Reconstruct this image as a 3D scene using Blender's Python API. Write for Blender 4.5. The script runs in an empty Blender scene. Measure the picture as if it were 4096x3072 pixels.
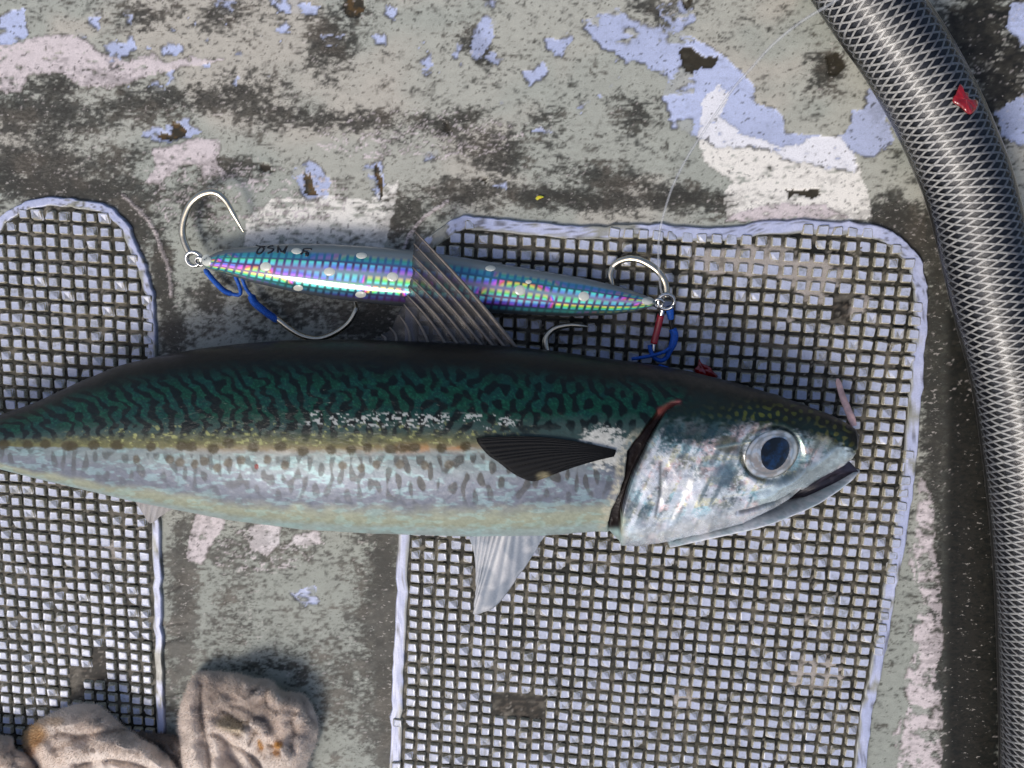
import bpy, math, random
import numpy as np
from mathutils import Vector, Matrix

rnd = random.Random(7)
scene = bpy.context.scene
C = scene.collection
R = math.radians

# ------------------------------------------------------------------ camera
LENS = 28.0
DIST = 0.28
PITCH, YAW = 10.9, 3.7
cam_dir = Vector((math.tan(R(YAW)), math.tan(R(PITCH)), 1.0)).normalized()   # deck centre -> lens
cam_pos = cam_dir * DIST
fwd = -cam_dir
right = fwd.cross(Vector((0, 1, 0))).normalized()
up = right.cross(fwd).normalized()
rot = Matrix((right, up, -fwd)).transposed()
cam = bpy.data.cameras.new("camera")
cam.lens = LENS
cam.sensor_width = 36.0
cam.clip_start = 0.005
cam.clip_end = 50.0
cam_ob = bpy.data.objects.new("camera", cam)
cam_ob.matrix_world = Matrix.Translation(cam_pos) @ rot.to_4x4()
C.objects.link(cam_ob)
scene.camera = cam_ob

# ------------------------------------------------------------------ world, sun, exposure
SUN_TO = Vector((-0.36, -0.52, 0.76)).normalized()
world = bpy.data.worlds.new("World")
scene.world = world
world.use_nodes = True
wn = world.node_tree
bg = wn.nodes["Background"]
sky = wn.nodes.new("ShaderNodeTexSky")
sky.sky_type = 'NISHITA'
sky.sun_disc = False
sky.sun_elevation = math.asin(SUN_TO.z)
sky.sun_rotation = math.atan2(SUN_TO.x, SUN_TO.y)
sky.air_density = 0.8
sky.dust_density = 4.0
wn.links.new(sky.outputs[0], bg.inputs[0])
bg.inputs[1].default_value = 0.15
sun = bpy.data.lights.new("sun", 'SUN')
sun.energy = 1.45
sun.angle = R(16)
sun.color = (1.0, 0.96, 0.91)
sun_ob = bpy.data.objects.new("sun", sun)
sun_ob.rotation_euler = SUN_TO.to_track_quat('Z', 'Y').to_euler()
sun_ob.location = SUN_TO * 2
C.objects.link(sun_ob)
scene.view_settings.view_transform = 'Standard'
scene.view_settings.look = 'None'
scene.view_settings.gamma = 1.0
scene.view_settings.use_curve_mapping = False
scene.view_settings.exposure = 0.05

# ------------------------------------------------------------------ helpers: survey of the photograph -> metres on the deck
FPX = LENS / 36.0 * 4096
rm = np.array(rot)
cp = np.array(cam_pos)

def P(px, py, z):
    """place a surveyed point (4096 x 3072 survey sheet) at height z above the deck"""
    px, py, z = np.broadcast_arrays(np.asarray(px, float), np.asarray(py, float), np.asarray(z, float))
    d = np.stack([(px - 2048) / FPX, -(py - 1536) / FPX, -np.ones_like(px)], -1) @ rm.T
    t = (z - cp[2]) / d[..., 2]
    return cp + d * t[..., None]

def survey(v):
    q = (np.asarray(v, float) - cp) @ rm
    return np.stack([2048 + FPX * q[..., 0] / -q[..., 2], 1536 - FPX * q[..., 1] / -q[..., 2]], -1)

K = 4096 / 2212.0            # sketch sheet (2212 wide) -> survey sheet
MM = 0.001

def lin(r, g, b):
    c = np.array([r, g, b], float) / 255
    return np.where(c <= 0.04045, c / 12.92, ((c + 0.055) / 1.055) ** 2.4)

def sst(a, b, x):
    t = np.clip((x - a) / (b - a), 0, 1)
    return t * t * (3 - 2 * t)

def mix(a, b, m):
    return a * (1 - m[..., None]) + b * m[..., None]

def _hash(ix, iy, seed):
    h = (ix.astype(np.int64) * 374761393 + iy.astype(np.int64) * 668265263 + seed * 1274126177) & 0xFFFFFFFF
    h = ((h ^ (h >> 13)) * 1274126177) & 0xFFFFFFFF
    h = ((h ^ (h >> 16)) * 2246822519) & 0xFFFFFFFF
    return ((h ^ (h >> 15)) & 0xFFFF) / 65535.0

def vnoise(x, y, seed=0):
    x0, y0 = np.floor(x), np.floor(y)
    fx, fy = x - x0, y - y0
    fx = fx * fx * (3 - 2 * fx); fy = fy * fy * (3 - 2 * fy)
    a = _hash(x0, y0, seed); b = _hash(x0 + 1, y0, seed)
    c = _hash(x0, y0 + 1, seed); d = _hash(x0 + 1, y0 + 1, seed)
    return (a * (1 - fx) + b * fx) * (1 - fy) + (c * (1 - fx) + d * fx) * fy

def fbm(x, y, seed=0, oct=4, gain=0.5):
    s = 0; amp = 1; tot = 0
    for i in range(oct):
        s = s + amp * vnoise(x * 2 ** i + 17.3 * i, y * 2 ** i + 9.1 * i, seed + i * 13)
        tot += amp; amp *= gain
    return s / tot

def band_field(n, m, wl, ax, ay, seed):
    """band-passed noise: labyrinth stripes of wavelength wl cells"""
    g = np.random.RandomState(seed).randn(m, n)
    kx = np.fft.fftfreq(n)[None, :] * ax
    ky = np.fft.fftfreq(m)[:, None] * ay
    k = np.hypot(kx, ky)
    f = np.real(np.fft.ifft2(np.fft.fft2(g) * np.exp(-((k - 1.0 / wl) / (0.22 / wl)) ** 2)))
    return f / f.std()

def sample(f, x, y):
    m, n = f.shape
    x = np.mod(x, n - 1); y = np.mod(y, m - 1)
    x0 = np.floor(x).astype(int); y0 = np.floor(y).astype(int)
    fx, fy = x - x0, y - y0
    return (f[y0, x0] * (1 - fx) + f[y0, x0 + 1] * fx) * (1 - fy) + (f[y0 + 1, x0] * (1 - fx) + f[y0 + 1, x0 + 1] * fx) * fy

def inpoly(x, y, pts):
    x = np.asarray(x); y = np.asarray(y)
    ins = np.zeros(x.shape, bool)
    n = len(pts)
    for i in range(n):
        x1, y1 = pts[i]; x2, y2 = pts[(i + 1) % n]
        if y1 == y2: continue
        c = ((y1 > y) != (y2 > y)) & (x < (x2 - x1) * (y - y1) / (y2 - y1) + x1)
        ins ^= c
    return ins

def pldist(x, y, pts):
    d = np.full(np.shape(x), 1e9)
    for (x1, y1), (x2, y2) in zip(pts[:-1], pts[1:]):
        dx, dy = x2 - x1, y2 - y1
        t = np.clip(((x - x1) * dx + (y - y1) * dy) / (dx * dx + dy * dy + 1e-9), 0, 1)
        d = np.minimum(d, np.hypot(x - x1 - t * dx, y - y1 - t * dy))
    return d

def smooth_pts(pts, per=8, closed=False):
    p = np.array(pts, float)
    if closed:
        p = np.vstack([p[-1:], p, p[:2]])
    else:
        p = np.vstack([2 * p[0] - p[1], p, 2 * p[-1] - p[-2]])
    out = []
    for i in range(1, len(p) - 2):
        for k in range(per):
            t = k / per
            out.append(0.5 * (2 * p[i] + (p[i + 1] - p[i - 1]) * t + (2 * p[i - 1] - 5 * p[i] + 4 * p[i + 1] - p[i + 2]) * t * t + (3 * p[i] - p[i - 1] - 3 * p[i + 1] + p[i + 2]) * t ** 3))
    if not closed:
        out.append(p[-2])
    return np.array(out)

# ------------------------------------------------------------------ helpers: meshes and objects
def mesh_np(name, V, F, smooth=True):
    V = np.asarray(V, np.float32).reshape(-1, 3); F = np.asarray(F, np.int32)
    k = F.shape[1]
    me = bpy.data.meshes.new(name)
    me.vertices.add(len(V)); me.vertices.foreach_set("co", V.ravel())
    me.loops.add(F.size); me.loops.foreach_set("vertex_index", F.ravel())
    me.polygons.add(len(F)); me.polygons.foreach_set("loop_start", np.arange(0, F.size, k, dtype=np.int32))
    me.polygons.foreach_set("use_smooth", np.full(len(F), smooth))
    me.update(calc_edges=True)
    return me

def set_col(me, col, name="Col"):
    a = me.color_attributes.new(name, 'FLOAT_COLOR', 'POINT')
    c = np.ones((len(me.vertices), 4), np.float32); c[:, :3] = np.clip(col, 0, 1)
    a.data.foreach_set("color", c.ravel())

def set_f(me, name, val):
    a = me.attributes.new(name, 'FLOAT', 'POINT')
    a.data.foreach_set("value", np.asarray(val, np.float32).ravel())

def grid_faces(nr, nc, wrap=False):
    r = np.arange(nr - 1)[:, None]
    c = np.arange(nc if wrap else nc - 1)[None, :]
    c2 = (c + 1) % nc
    return np.stack([r * nc + c, r * nc + c2, (r + 1) * nc + c2, (r + 1) * nc + c], -1).reshape(-1, 4)

def link(name, me, mat=None, parent=None, **props):
    o = bpy.data.objects.new(name, me)
    C.objects.link(o)
    if mat is not None and me is not None and not me.materials:
        me.materials.append(mat)
    if parent is not None:
        o.parent = parent
        o.matrix_parent_inverse = Matrix.Translation(-Vector(parent.location))
    for k, v in props.items():
        o[k] = v
    return o

def empty(name, loc, label, cat, group=None):
    o = bpy.data.objects.new(name, None)
    o.empty_display_size = 0.01
    o.location = [float(v) for v in loc]
    C.objects.link(o)
    o["label"] = label; o["category"] = cat
    if group: o["group"] = group
    return o

def tube(pts, rad, sides=10, flat=1.0, cap=True):
    """tapered round tube through 3D points; returns V, F (quads, caps collapsed to points)"""
    p = np.array(pts, float); n = len(p)
    rad = np.broadcast_to(np.asarray(rad, float), (n,))
    t = np.gradient(p, axis=0); t /= np.linalg.norm(t, axis=1)[:, None] + 1e-12
    nrm = np.cross(t, [0, 0, 1.0])
    bad = np.linalg.norm(nrm, axis=1) < 1e-3
    nrm[bad] = [1, 0, 0]
    for i in range(1, n):
        if np.dot(nrm[i], nrm[i - 1]) < 0: nrm[i] *= -1
    nrm /= np.linalg.norm(nrm, axis=1)[:, None]
    bi = np.cross(t, nrm)
    a = np.linspace(0, 2 * np.pi, sides, endpoint=False)
    rings = p[:, None] + rad[:, None, None] * (nrm[:, None] * np.cos(a)[None, :, None] + bi[:, None] * flat * np.sin(a)[None, :, None])
    if cap:
        rings = np.concatenate([np.repeat(p[:1, None], sides, 1), rings, np.repeat(p[-1:, None], sides, 1)], 0)
    return rings.reshape(-1, 3), grid_faces(len(rings), sides, True)

def join(parts):
    V, F, o = [], [], 0
    for v, f in parts:
        V.append(np.asarray(v).reshape(-1, 3)); F.append(np.asarray(f) + o); o += len(V[-1])
    return np.vstack(V), np.vstack(F)

# ------------------------------------------------------------------ helpers: materials
def new_mat(name):
    m = bpy.data.materials.new(name); m.use_nodes = True
    nt = m.node_tree
    return m, nt, nt.nodes["Principled BSDF"]

def N(nt, typ, **kw):
    n = nt.nodes.new(typ)
    for k, v in kw.items():
        setattr(n, k, v)
    return n

def noise(nt, scale, detail=4, rough=0.55, coord=None):
    n = N(nt, "ShaderNodeTexNoise"); n.inputs["Scale"].default_value = scale
    n.inputs["Detail"].default_value = detail; n.inputs["Roughness"].default_value = rough
    if coord is None:
        g = N(nt, "ShaderNodeNewGeometry"); coord = g.outputs["Position"]
    nt.links.new(coord, n.inputs["Vector"])
    return n

def ramp(nt, fac, stops):
    r = N(nt, "ShaderNodeValToRGB")
    el = r.color_ramp.elements
    while len(el) < len(stops): el.new(0.5)
    for e, (p, c) in zip(el, stops):
        e.position = p; e.color = (*c, 1) if len(c) == 3 else c
    nt.links.new(fac, r.inputs[0])
    return r

def mixc(nt, fac, a, b, mode='MIX'):
    m = N(nt, "ShaderNodeMix", data_type='RGBA', blend_type=mode)
    for s, v in ((m.inputs[0], fac), (m.inputs[6], a), (m.inputs[7], b)):
        if hasattr(v, "links"): nt.links.new(v, s)
        elif isinstance(v, (int, float)): s.default_value = v
        else: s.default_value = (*v, 1) if len(v) == 3 else v
    return m.outputs[2]

def bump(nt, h, strength, dist, bsdf):
    b = N(nt, "ShaderNodeBump"); b.inputs["Strength"].default_value = strength; b.inputs["Distance"].default_value = dist
    nt.links.new(h, b.inputs["Height"]); nt.links.new(b.outputs[0], bsdf.inputs["Normal"])
    return b

def attr_mat(name, rough=0.5, grain=0.25, grain_scale=1800, metal=0.0, spec=0.5, coat=0.0, bump_s=0.3, bump_d=0.0001):
    """colour from the mesh's own colour attribute, plus fine grain"""
    m, nt, b = new_mat(name)
    a = N(nt, "ShaderNodeAttribute", attribute_name="Col")
    n = noise(nt, grain_scale, 5, 0.65)
    r = ramp(nt, n.outputs[0], [(0.25, (1 - grain,) * 3), (0.75, (1 + grain * 0.0 + 0.0,) * 3)])
    nt.links.new(mixc(nt, 1.0, a.outputs[0], r.outputs[0], 'MULTIPLY'), b.inputs["Base Color"])
    b.inputs["Roughness"].default_value = rough
    b.inputs["Metallic"].default_value = metal
    b.inputs["Specular IOR Level"].default_value = spec
    b.inputs["Coat Weight"].default_value = coat
    b.inputs["Coat Roughness"].default_value = 0.06
    if bump_s: bump(nt, n.outputs[0], bump_s, bump_d, b)
    return m

def plain_mat(name, col, rough=0.5, metal=0.0, var=0.2, scale=600, coat=0.0, bump_s=0.15, bump_d=0.0001, spec=0.5):
    m, nt, b = new_mat(name)
    n = noise(nt, scale, 4)
    r = ramp(nt, n.outputs[0], [(0.3, tuple(np.array(col) * (1 - var))), (0.7, tuple(np.minimum(1, np.array(col) * (1 + var))))])
    nt.links.new(r.outputs[0], b.inputs["Base Color"])
    b.inputs["Roughness"].default_value = rough; b.inputs["Metallic"].default_value = metal
    b.inputs["Coat Weight"].default_value = coat; b.inputs["Specular IOR Level"].default_value = spec
    if bump_s: bump(nt, n.outputs[0], bump_s, bump_d, b)
    return m

# ================================================================== SETTING: the weathered deck
def stretch_axis(lo, hi, step, far):
    core = np.arange(lo, hi + step / 2, step)
    ext = []; d = step; x = hi
    while x < far:
        d *= 1.12; x += d; ext.append(x)
    ext = np.array(ext) - hi
    return np.concatenate([(lo - ext)[::-1], core, hi + ext])

gx = stretch_axis(-0.200, 0.200, 0.00055, 0.9)
gy = stretch_axis(-0.172, 0.150, 0.00055, 0.9)
GX, GY = np.meshgrid(gx, gy)
sv = survey(np.stack([GX, GY, np.zeros_like(GX)], -1))
DX, DY = sv[..., 0] / K, sv[..., 1] / K          # sketch-sheet coordinates
core = (np.abs(GX) < 0.22) & (np.abs(GY) < 0.19)
DX = np.where(core, DX, GX * 6100 + 1106); DY = np.where(core, DY, -GY * 6100 + 830)

wx = (fbm(DX / 40, DY / 30, 3, 4) - 0.5); wy = (fbm(DX / 40, DY / 30, 33, 4) - 0.5)
fx_ = (fbm(DX / 9, DY / 7, 5, 3) - 0.5); fy_ = (fbm(DX / 9, DY / 7, 55, 3) - 0.5)

def poly(pts, warp=22, fine=8):
    pts = np.array(pts, float)
    m = np.zeros(DX.shape, bool)
    bb = (DX > pts[:, 0].min() - 40) & (DX < pts[:, 0].max() + 40) & (DY > pts[:, 1].min() - 40) & (DY < pts[:, 1].max() + 40)
    m[bb] = inpoly((DX + warp * wx + fine * fx_)[bb], (DY + warp * wy + fine * fy_)[bb], pts)
    return m.astype(float)

def blob(cx, cy, rx, ry, ang=0):
    c, s = math.cos(R(ang)), math.sin(R(ang))
    x = DX - cx; y = DY - cy
    u = (x * c + y * s) / rx; v = (-x * s + y * c) / ry
    return np.exp(-(u * u + v * v))

sage = lin(176, 177, 166); sage_warm = lin(185, 181, 169); sage_green = lin(164, 169, 159)
big = fbm(DX / 260, DY / 200, 71, 3)
col = mix(np.broadcast_to(sage, DX.shape + (3,)), sage_warm, sst(0.42, 0.62, big) * sst(900, 200, DY))
col = mix(col, sage_green, sst(0.45, 0.65, fbm(DX / 200, DY / 160, 75, 3)) * 0.8)
col = mix(col, sage_green * 0.86, sst(1000, 1250, DY) * 0.8)
mott = fbm(DX / 14, DY / 9, 81, 4)
col = col * (0.86 + 0.26 * mott)[..., None]
hgt = 0.00006 * (mott - 0.5)

# patches of sunlight, painted into the deck colour
sun_patch = np.zeros(DX.shape)
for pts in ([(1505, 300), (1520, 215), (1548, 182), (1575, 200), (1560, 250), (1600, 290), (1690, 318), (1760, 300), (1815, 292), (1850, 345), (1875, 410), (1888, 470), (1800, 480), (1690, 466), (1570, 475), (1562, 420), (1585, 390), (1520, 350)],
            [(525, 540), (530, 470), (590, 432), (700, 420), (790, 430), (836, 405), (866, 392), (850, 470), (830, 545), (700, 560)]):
    sun_patch = np.maximum(sun_patch, poly(pts, 16, 7))
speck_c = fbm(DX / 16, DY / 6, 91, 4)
sun_patch *= sst(0.64, 0.52, speck_c * 0.8 + 0.10 * (DX < 900))
col = mix(col, lin(238, 235, 226), sun_patch)

# bare blue-white gelcoat where the paint is gone
blue = np.zeros(DX.shape)
for pts in ([(1255, 45), (1330, 20), (1400, 55), (1470, 60), (1545, 105), (1600, 150), (1632, 195), (1640, 225), (1690, 250), (1700, 285), (1760, 300), (1820, 290), (1850, 245), (1890, 215), (1925, 270), (1930, 310), (1880, 340), (1845, 330), (1850, 365), (1790, 372), (1745, 350), (1680, 338), (1620, 322), (1560, 325), (1500, 295), (1455, 270), (1430, 205), (1440, 170), (1390, 140), (1300, 105)],
            [(1415, 10), (1480, 0), (1500, 40), (1470, 62), (1430, 45)], [(2185, 0), (2240, -10), (2240, 90), (2205, 100), (2180, 60)],
            [(2150, 245), (2212, 200), (2240, 320), (2165, 300)], [(0, 30), (48, 20), (60, 70), (30, 110), (-20, 90)],
            [(300, 292), (330, 268), (360, 275), (400, 252), (440, 285), (410, 300), (340, 308)],
            [(625, 372), (660, 345), (700, 378), (712, 425), (660, 430), (640, 400)],
            [(1020, 75), (1045, 30), (1075, 50), (1055, 110), (1040, 140), (1022, 120)], [(1040, -5), (1065, 0), (1075, 20), (1050, 22)],
            [(1130, 150), (1180, 130), (1190, 165), (1150, 190)], [(1180, 85), (1215, 80), (1215, 115), (1185, 110)],
            [(575, 0), (620, -5), (690, 10), (680, 30), (600, 25)], [(460, 5), (498, 8), (505, 35), (470, 30)],
            [(690, 70), (745, 70), (740, 92), (700, 95)], [(790, 365), (825, 345), (835, 400), (815, 440)],
            [(905, 325), (945, 318), (935, 348), (910, 350)], [(620, 1272), (672, 1270), (690, 1300), (650, 1305)],
            [(830, 10), (860, 15), (850, 45), (828, 30)], [(1865, 250), (1880, 180), (1905, 200), (1925, 290)],
            [(1060, 395), (1100, 385), (1095, 410)], [(800, 80), (830, 70), (835, 100), (805, 100)]):
    blue = np.maximum(blue, poly(pts, 26, 10))
bl = fbm(DX / 34, DY / 26, 101, 4)
blue = np.maximum(blue, (sst(0.70, 0.72, bl) * (blob(1200, 130, 260, 170) + 0.6 * blob(400, 100, 500, 200) > 0.45)))
holes = sst(0.60, 0.66, fbm(DX / 40, DY / 22, 107, 4))
blue *= 1 - 0.9 * holes * (DX < 1500)
col = mix(col, lin(184, 194, 224) * (0.86 + 0.16 * fbm(DX / 30, DY / 16, 109, 4) + 0.12 * sst(.4, .6, big))[..., None], blue * (1 - 0.75 * sun_patch))
col = mix(col, lin(236, 237, 242), blue * sun_patch)
hgt -= 0.00034 * blue

# pinkish-white primer
pink = np.zeros(DX.shape)
for pts in ([(-200, 95), (0, 100), (60, 85), (110, 74), (170, 80), (215, 112), (238, 122), (268, 130), (330, 112), (355, 138), (410, 126), (490, 130), (440, 140), (365, 152), (305, 168), (230, 192), (175, 188), (130, 155), (60, 160), (45, 200), (-200, 205)],
            [(325, 322), (380, 312), (430, 298), (478, 305), (466, 345), (490, 380), (440, 378), (425, 352), (385, 360), (345, 400), (318, 398), (335, 360)],
            [(405, 1215), (403, 1160), (424, 1112), (480, 1098), (488, 1135), (455, 1180), (432, 1222)],
            [(538, 1140), (602, 1128), (606, 1178), (575, 1202), (535, 1185)], [(622, 1178), (640, 1155), (690, 1148), (698, 1172), (660, 1182)],
            [(1990, 1030), (2006, 1045), (2022, 1110), (2018, 1180), (2034, 1250), (2030, 1330), (2036, 1400), (2022, 1450), (2040, 1540), (2032, 1600), (2042, 1760), (1925, 1760), (1942, 1640), (1930, 1590), (1962, 1520), (1955, 1480), (1975, 1410), (1968, 1370), (1990, 1290), (1962, 1210), (1978, 1150), (1982, 1090)],
            [(1565, 475), (1600, 455), (1690, 440), (1740, 446), (1780, 440), (1840, 470), (1700, 480)]):
    pink = np.maximum(pink, poly(pts, 14, 8))
rp = fbm(DX / 12, DY / 6, 113, 4)
edge = fbm(DX / 60, DY / 40, 117, 3)
pink = np.maximum(pink, sst(0.60, 0.66, rp) * (blob(600, 430, 170, 60) + blob(440, 420, 120, 70) + blob(900, 290, 250, 60) + blob(560, 1190, 130, 50) > 0.42))
pink *= sst(0.76, 0.68, rp) * (1 - 0.9 * sst(0.56, 0.62, fbm(DX / 22, DY / 16, 119, 4)) * (DX > 1900))
pink *= 1 - sst(4.0, 1.5, pldist(DX + 14 * wx, DY + 14 * wy, [(1985, 1050), (1972, 1180), (1988, 1290), (1962, 1420), (1950, 1560), (1930, 1700)]))
col = mix(col, lin(214, 204, 204) * (0.9 + 0.2 * mott)[..., None], pink)
col = mix(col, lin(228, 222, 222), pink * blob(600, 1165, 90, 35) * 0.9)
hgt += 0.00012 * pink

# pale beads of sealant round the pads
bead = np.zeros(DX.shape)
for pts, w in (([(262, 421), (292, 448), (319, 475), (335, 502), (346, 535), (362, 572), (367, 610), (368, 640)], 5),
               ([(965, 436), (935, 455), (905, 480), (880, 515), (870, 545)], 5)):
    d = pldist(DX + 7 * fx_, DY + 7 * fy_, pts)
    bead = np.maximum(bead, sst(w, w * 0.5, d))
hgt += 0.0004 * bead

# grime, and a near-black band along the hose
g = np.zeros(DX.shape)
for cx, cy, rx, ry, a, an in (
    (90, 255, 170, 60, .62, 0), (330, 225, 230, 38, .62, -6), (520, 200, 110, 42, .58, 0), (60, 350, 160, 60, .66, 0), (230, 350, 120, 60, .42, 0),
    (660, 250, 170, 24, .58, 6), (860, 262, 130, 24, .55, 5), (110, 405, 230, 38, 1.0, 4), (285, 470, 40, 80, 1.0, -30), (352, 590, 24, 110, 1.1, -6), (372, 720, 30, 60, .9, 0),
    (430, 440, 60, 60, .55, 0), (480, 360, 90, 26, .7, 0), (240, 170, 60, 30, .6, 0), (110, 190, 70, 35, .7, 0),
    (1060, 320, 100, 50, .62, 20), (1000, 420, 120, 36, .62, 0), (1230, 430, 200, 28, .85, 3), (1300, 385, 140, 34, .6, 10), (1450, 428, 130, 28, .8, 0), (1370, 245, 50, 38, .6, -40), (1180, 265, 60, 40, .4, 0),
    (880, 470, 60, 70, .75, 0), (760, 20, 45, 40, .5, 0), (715, 90, 60, 60, .8, 30), (1035, 105, 26, 50, .95, -28), (490, 20, 60, 40, .6, 0), (1430, 25, 60, 30, .55, 0),
    (300, 30, 120, 40, .4, 0), (960, 275, 22, 24, 1.0, 0), (1010, 255, 45, 26, .8, 0),
    (640, 660, 180, 50, .5, 0), (800, 690, 80, 60, .75, 0), (450, 640, 60, 60, .65, 0), (560, 700, 60, 40, .4, 0),
    (395, 1290, 30, 210, .82, 0), (372, 1450, 40, 110, .5, 0), (832, 1330, 30, 400, 1.05, 0), (800, 1330, 46, 330, .6, 0), (740, 1480, 60, 120, .5, 0), (560, 1180, 120, 60, .45, 0), (500, 1330, 80, 120, .4, 0), (640, 1420, 120, 60, .3, 0),
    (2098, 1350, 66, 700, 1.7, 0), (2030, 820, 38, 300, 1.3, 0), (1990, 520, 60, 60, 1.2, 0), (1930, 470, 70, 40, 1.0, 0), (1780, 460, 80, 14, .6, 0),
    (2110, 60, 90, 110, .95, 20), (2160, 200, 60, 90, .85, 0), (2190, 130, 40, 40, .8, 0), (1790, 150, 34, 45, .8, 20), (1905, 250, 18, 60, .4, -20),
    (1850, 60, 60, 60, .3, 0), (1560, 440, 60, 30, .7, 0), (560, 250, 90, 40, .5, 0)):
    g = np.maximum(g, a * blob(cx, cy, rx, ry, an)) + 0.10 * a * blob(cx, cy, rx * 1.4, ry * 1.4, an)
s1 = fbm(DX / 11, DY / 6.0, 131, 4, 0.62)
s2 = fbm(DX / 46, DY / 30, 137, 3)
thr = 0.66 - 0.46 * g - 0.20 * (s2 - 0.5)
grime = sst(-0.08, 0.15, s1 * 0.72 + s2 * 0.14 - thr + 0.10)
grime = grime * (1 - 0.55 * sun_patch) * (1 - 0.55 * pink * (g < 0.9)) * (1 - 0.75 * blue)
soft = sst(0.9, 1.6, g) * 0.6
gcol = mix(np.broadcast_to(lin(64, 62, 54), DX.shape + (3,)), lin(34, 34, 31), sst(0.38, 0.6, fbm(DX / 20, DY / 14, 141, 3)))
gcol = gcol * (0.0 + 1.35 * fbm(DX / 8, DY / 4.5, 149, 3))[..., None]
gcol = mix(gcol, lin(82, 74, 64), sst(0.5, 0.7, fbm(DX / 60, DY / 50, 143, 3)) * (DX < 2000) * 0.7)
gcol = mix(gcol, lin(12, 15, 14) * (0.5 + mott)[..., None], sst(2025, 2065, DX) * sst(560, 900, DY))  # turns near-black along the hose's left side
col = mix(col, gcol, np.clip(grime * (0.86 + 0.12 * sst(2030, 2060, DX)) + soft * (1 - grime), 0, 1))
col = mix(col, lin(200, 190, 188), bead * 0.9)
hgt += 0.00008 * grime * (s1 - 0.4)

# chips right through the paint, with sharp edges and brown laminate in them
chip = np.zeros(DX.shape)
for pts in ([(1466, 112), (1480, 98), (1500, 102), (1520, 118), (1552, 122), (1545, 142), (1530, 150), (1515, 140), (1500, 160), (1475, 150)],
            [(1785, 120), (1815, 112), (1830, 135), (1812, 160), (1790, 165)], [(335, 296), (345, 285), (370, 290), (372, 262), (392, 268), (404, 285), (395, 298), (365, 302)],
            [(738, 10), (755, -12), (785, -8), (788, 20), (768, 38), (748, 32)], [(808, 358), (816, 352), (824, 380), (830, 420), (822, 440), (815, 400)],
            [(655, 380), (668, 376), (672, 400), (685, 420), (655, 418)], [(958, 262), (970, 262), (976, 282), (962, 290)],
            [(1475, 0), (1495, -5), (1492, 14), (1478, 18)], [(560, 358), (580, 350), (586, 370), (566, 374)], [(1760, 425), (1775, 418), (1770, 408), (1700, 412), (1705, 432), (1720, 420)],
            [(1030, 390), (1050, 384), (1052, 400)]):
    chip = np.maximum(chip, poly(pts, 10, 9))
ccol = mix(np.broadcast_to(lin(58, 54, 44), DX.shape + (3,)), lin(92, 74, 48), sst(0.45, 0.6, fbm(DX / 14, DY / 10, 151, 3)) * (DX < 900))
col = mix(col, ccol * (0.7 + 0.6 * mott)[..., None], chip)
hgt -= 0.0005 * chip

# grime caught along the broken paint edges and round the painted sunlight
for msk, k_ in ((blue, 0.75), (pink, 0.55), (sun_patch * 0.6, 0.4)):
    ey_, ex_ = np.gradient(msk)
    ed = np.clip(np.hypot(ex_, ey_) * 1.6, 0, 1) * sst(0.40, 0.58, fbm(DX / 20, DY / 16, 171, 3))
    col = mix(col, lin(78, 76, 66), ed * k_)
# tiny dark pits and pale flakes everywhere
pit = sst(0.74, 0.80, fbm(DX / 7, DY / 5, 161, 3))
col = mix(col, lin(60, 58, 52), pit * 0.75)
flk = sst(0.76, 0.80, fbm(DX / 9, DY / 4.5, 167, 3)) * (g > 0.2) * (g < 1.2)
col = mix(col, lin(212, 204, 198), flk * 0.45)
hgt += 0.00012 * flk
scr = sst(1.6, 0.4, pldist(DX + 3 * fx_, DY + 3 * fy_, [(1505, 515 - 40), (1560, 468), (1625, 452), (1700, 446)])) * 0
# cracks running off the left pad
for pts in ([(356, 1284), (372, 1278), (390, 1266)], [(358, 1352), (380, 1348), (402, 1346)], [(352, 1392), (378, 1382), (398, 1377)], [(355, 1508), (385, 1500), (418, 1497)]):
    cr = sst(2.2, 0.8, pldist(DX + 3 * fx_, DY + 3 * fy_, pts))
    col = mix(col, lin(34, 32, 28), cr * 0.9); hgt -= 0.0002 * cr

far = np.clip(sst(0.200, 0.24, np.abs(GX)) + sst(0.172, 0.21, np.abs(GY + 0.01)), 0, 1)
lowf = fbm(GX * 9, GY * 9, 181, 3)
col = mix(col, mix(np.broadcast_to(sage * 0.85, DX.shape + (3,)), lin(96, 92, 82), sst(0.45, 0.62, lowf)), far)
hgt = hgt * (1 - far)
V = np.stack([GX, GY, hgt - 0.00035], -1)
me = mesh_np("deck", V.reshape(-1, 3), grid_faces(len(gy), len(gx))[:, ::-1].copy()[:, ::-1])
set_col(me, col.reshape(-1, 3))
set_f(me, "gr", np.clip(np.where(DX > 2035, 0.5, 1.0) * g * (1 - 0.6 * sun_patch) * (1 - 0.6 * pink) * (1 - 0.8 * blue) + 0.12 - 0.10 * blue, 0, 1.2))
set_f(me, "wet", np.clip(0.75 * blue + 0.35 * grime + 0.5 * chip + 0.25 * sst(0.5, 0.65, s2), 0, 1).ravel())
m_deck, nt, b = new_mat("weathered deck paint")
a = N(nt, "ShaderNodeAttribute", attribute_name="Col")
nz = noise(nt, 2600, 5, 0.7)
rr = ramp(nt, nz.outputs[0], [(0.25, (0.72,) * 3), (0.62, (1.0,) * 3)])
ga = N(nt, "ShaderNodeAttribute", attribute_name="gr")
tc = N(nt, "ShaderNodeNewGeometry"); mp = N(nt, "ShaderNodeMapping"); mp.inputs["Scale"].default_value = (0.55, 1.0, 1.0)
nt.links.new(tc.outputs["Position"], mp.inputs["Vector"])
sp_n = noise(nt, 1150, 4, 0.62, mp.outputs[0])
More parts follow.
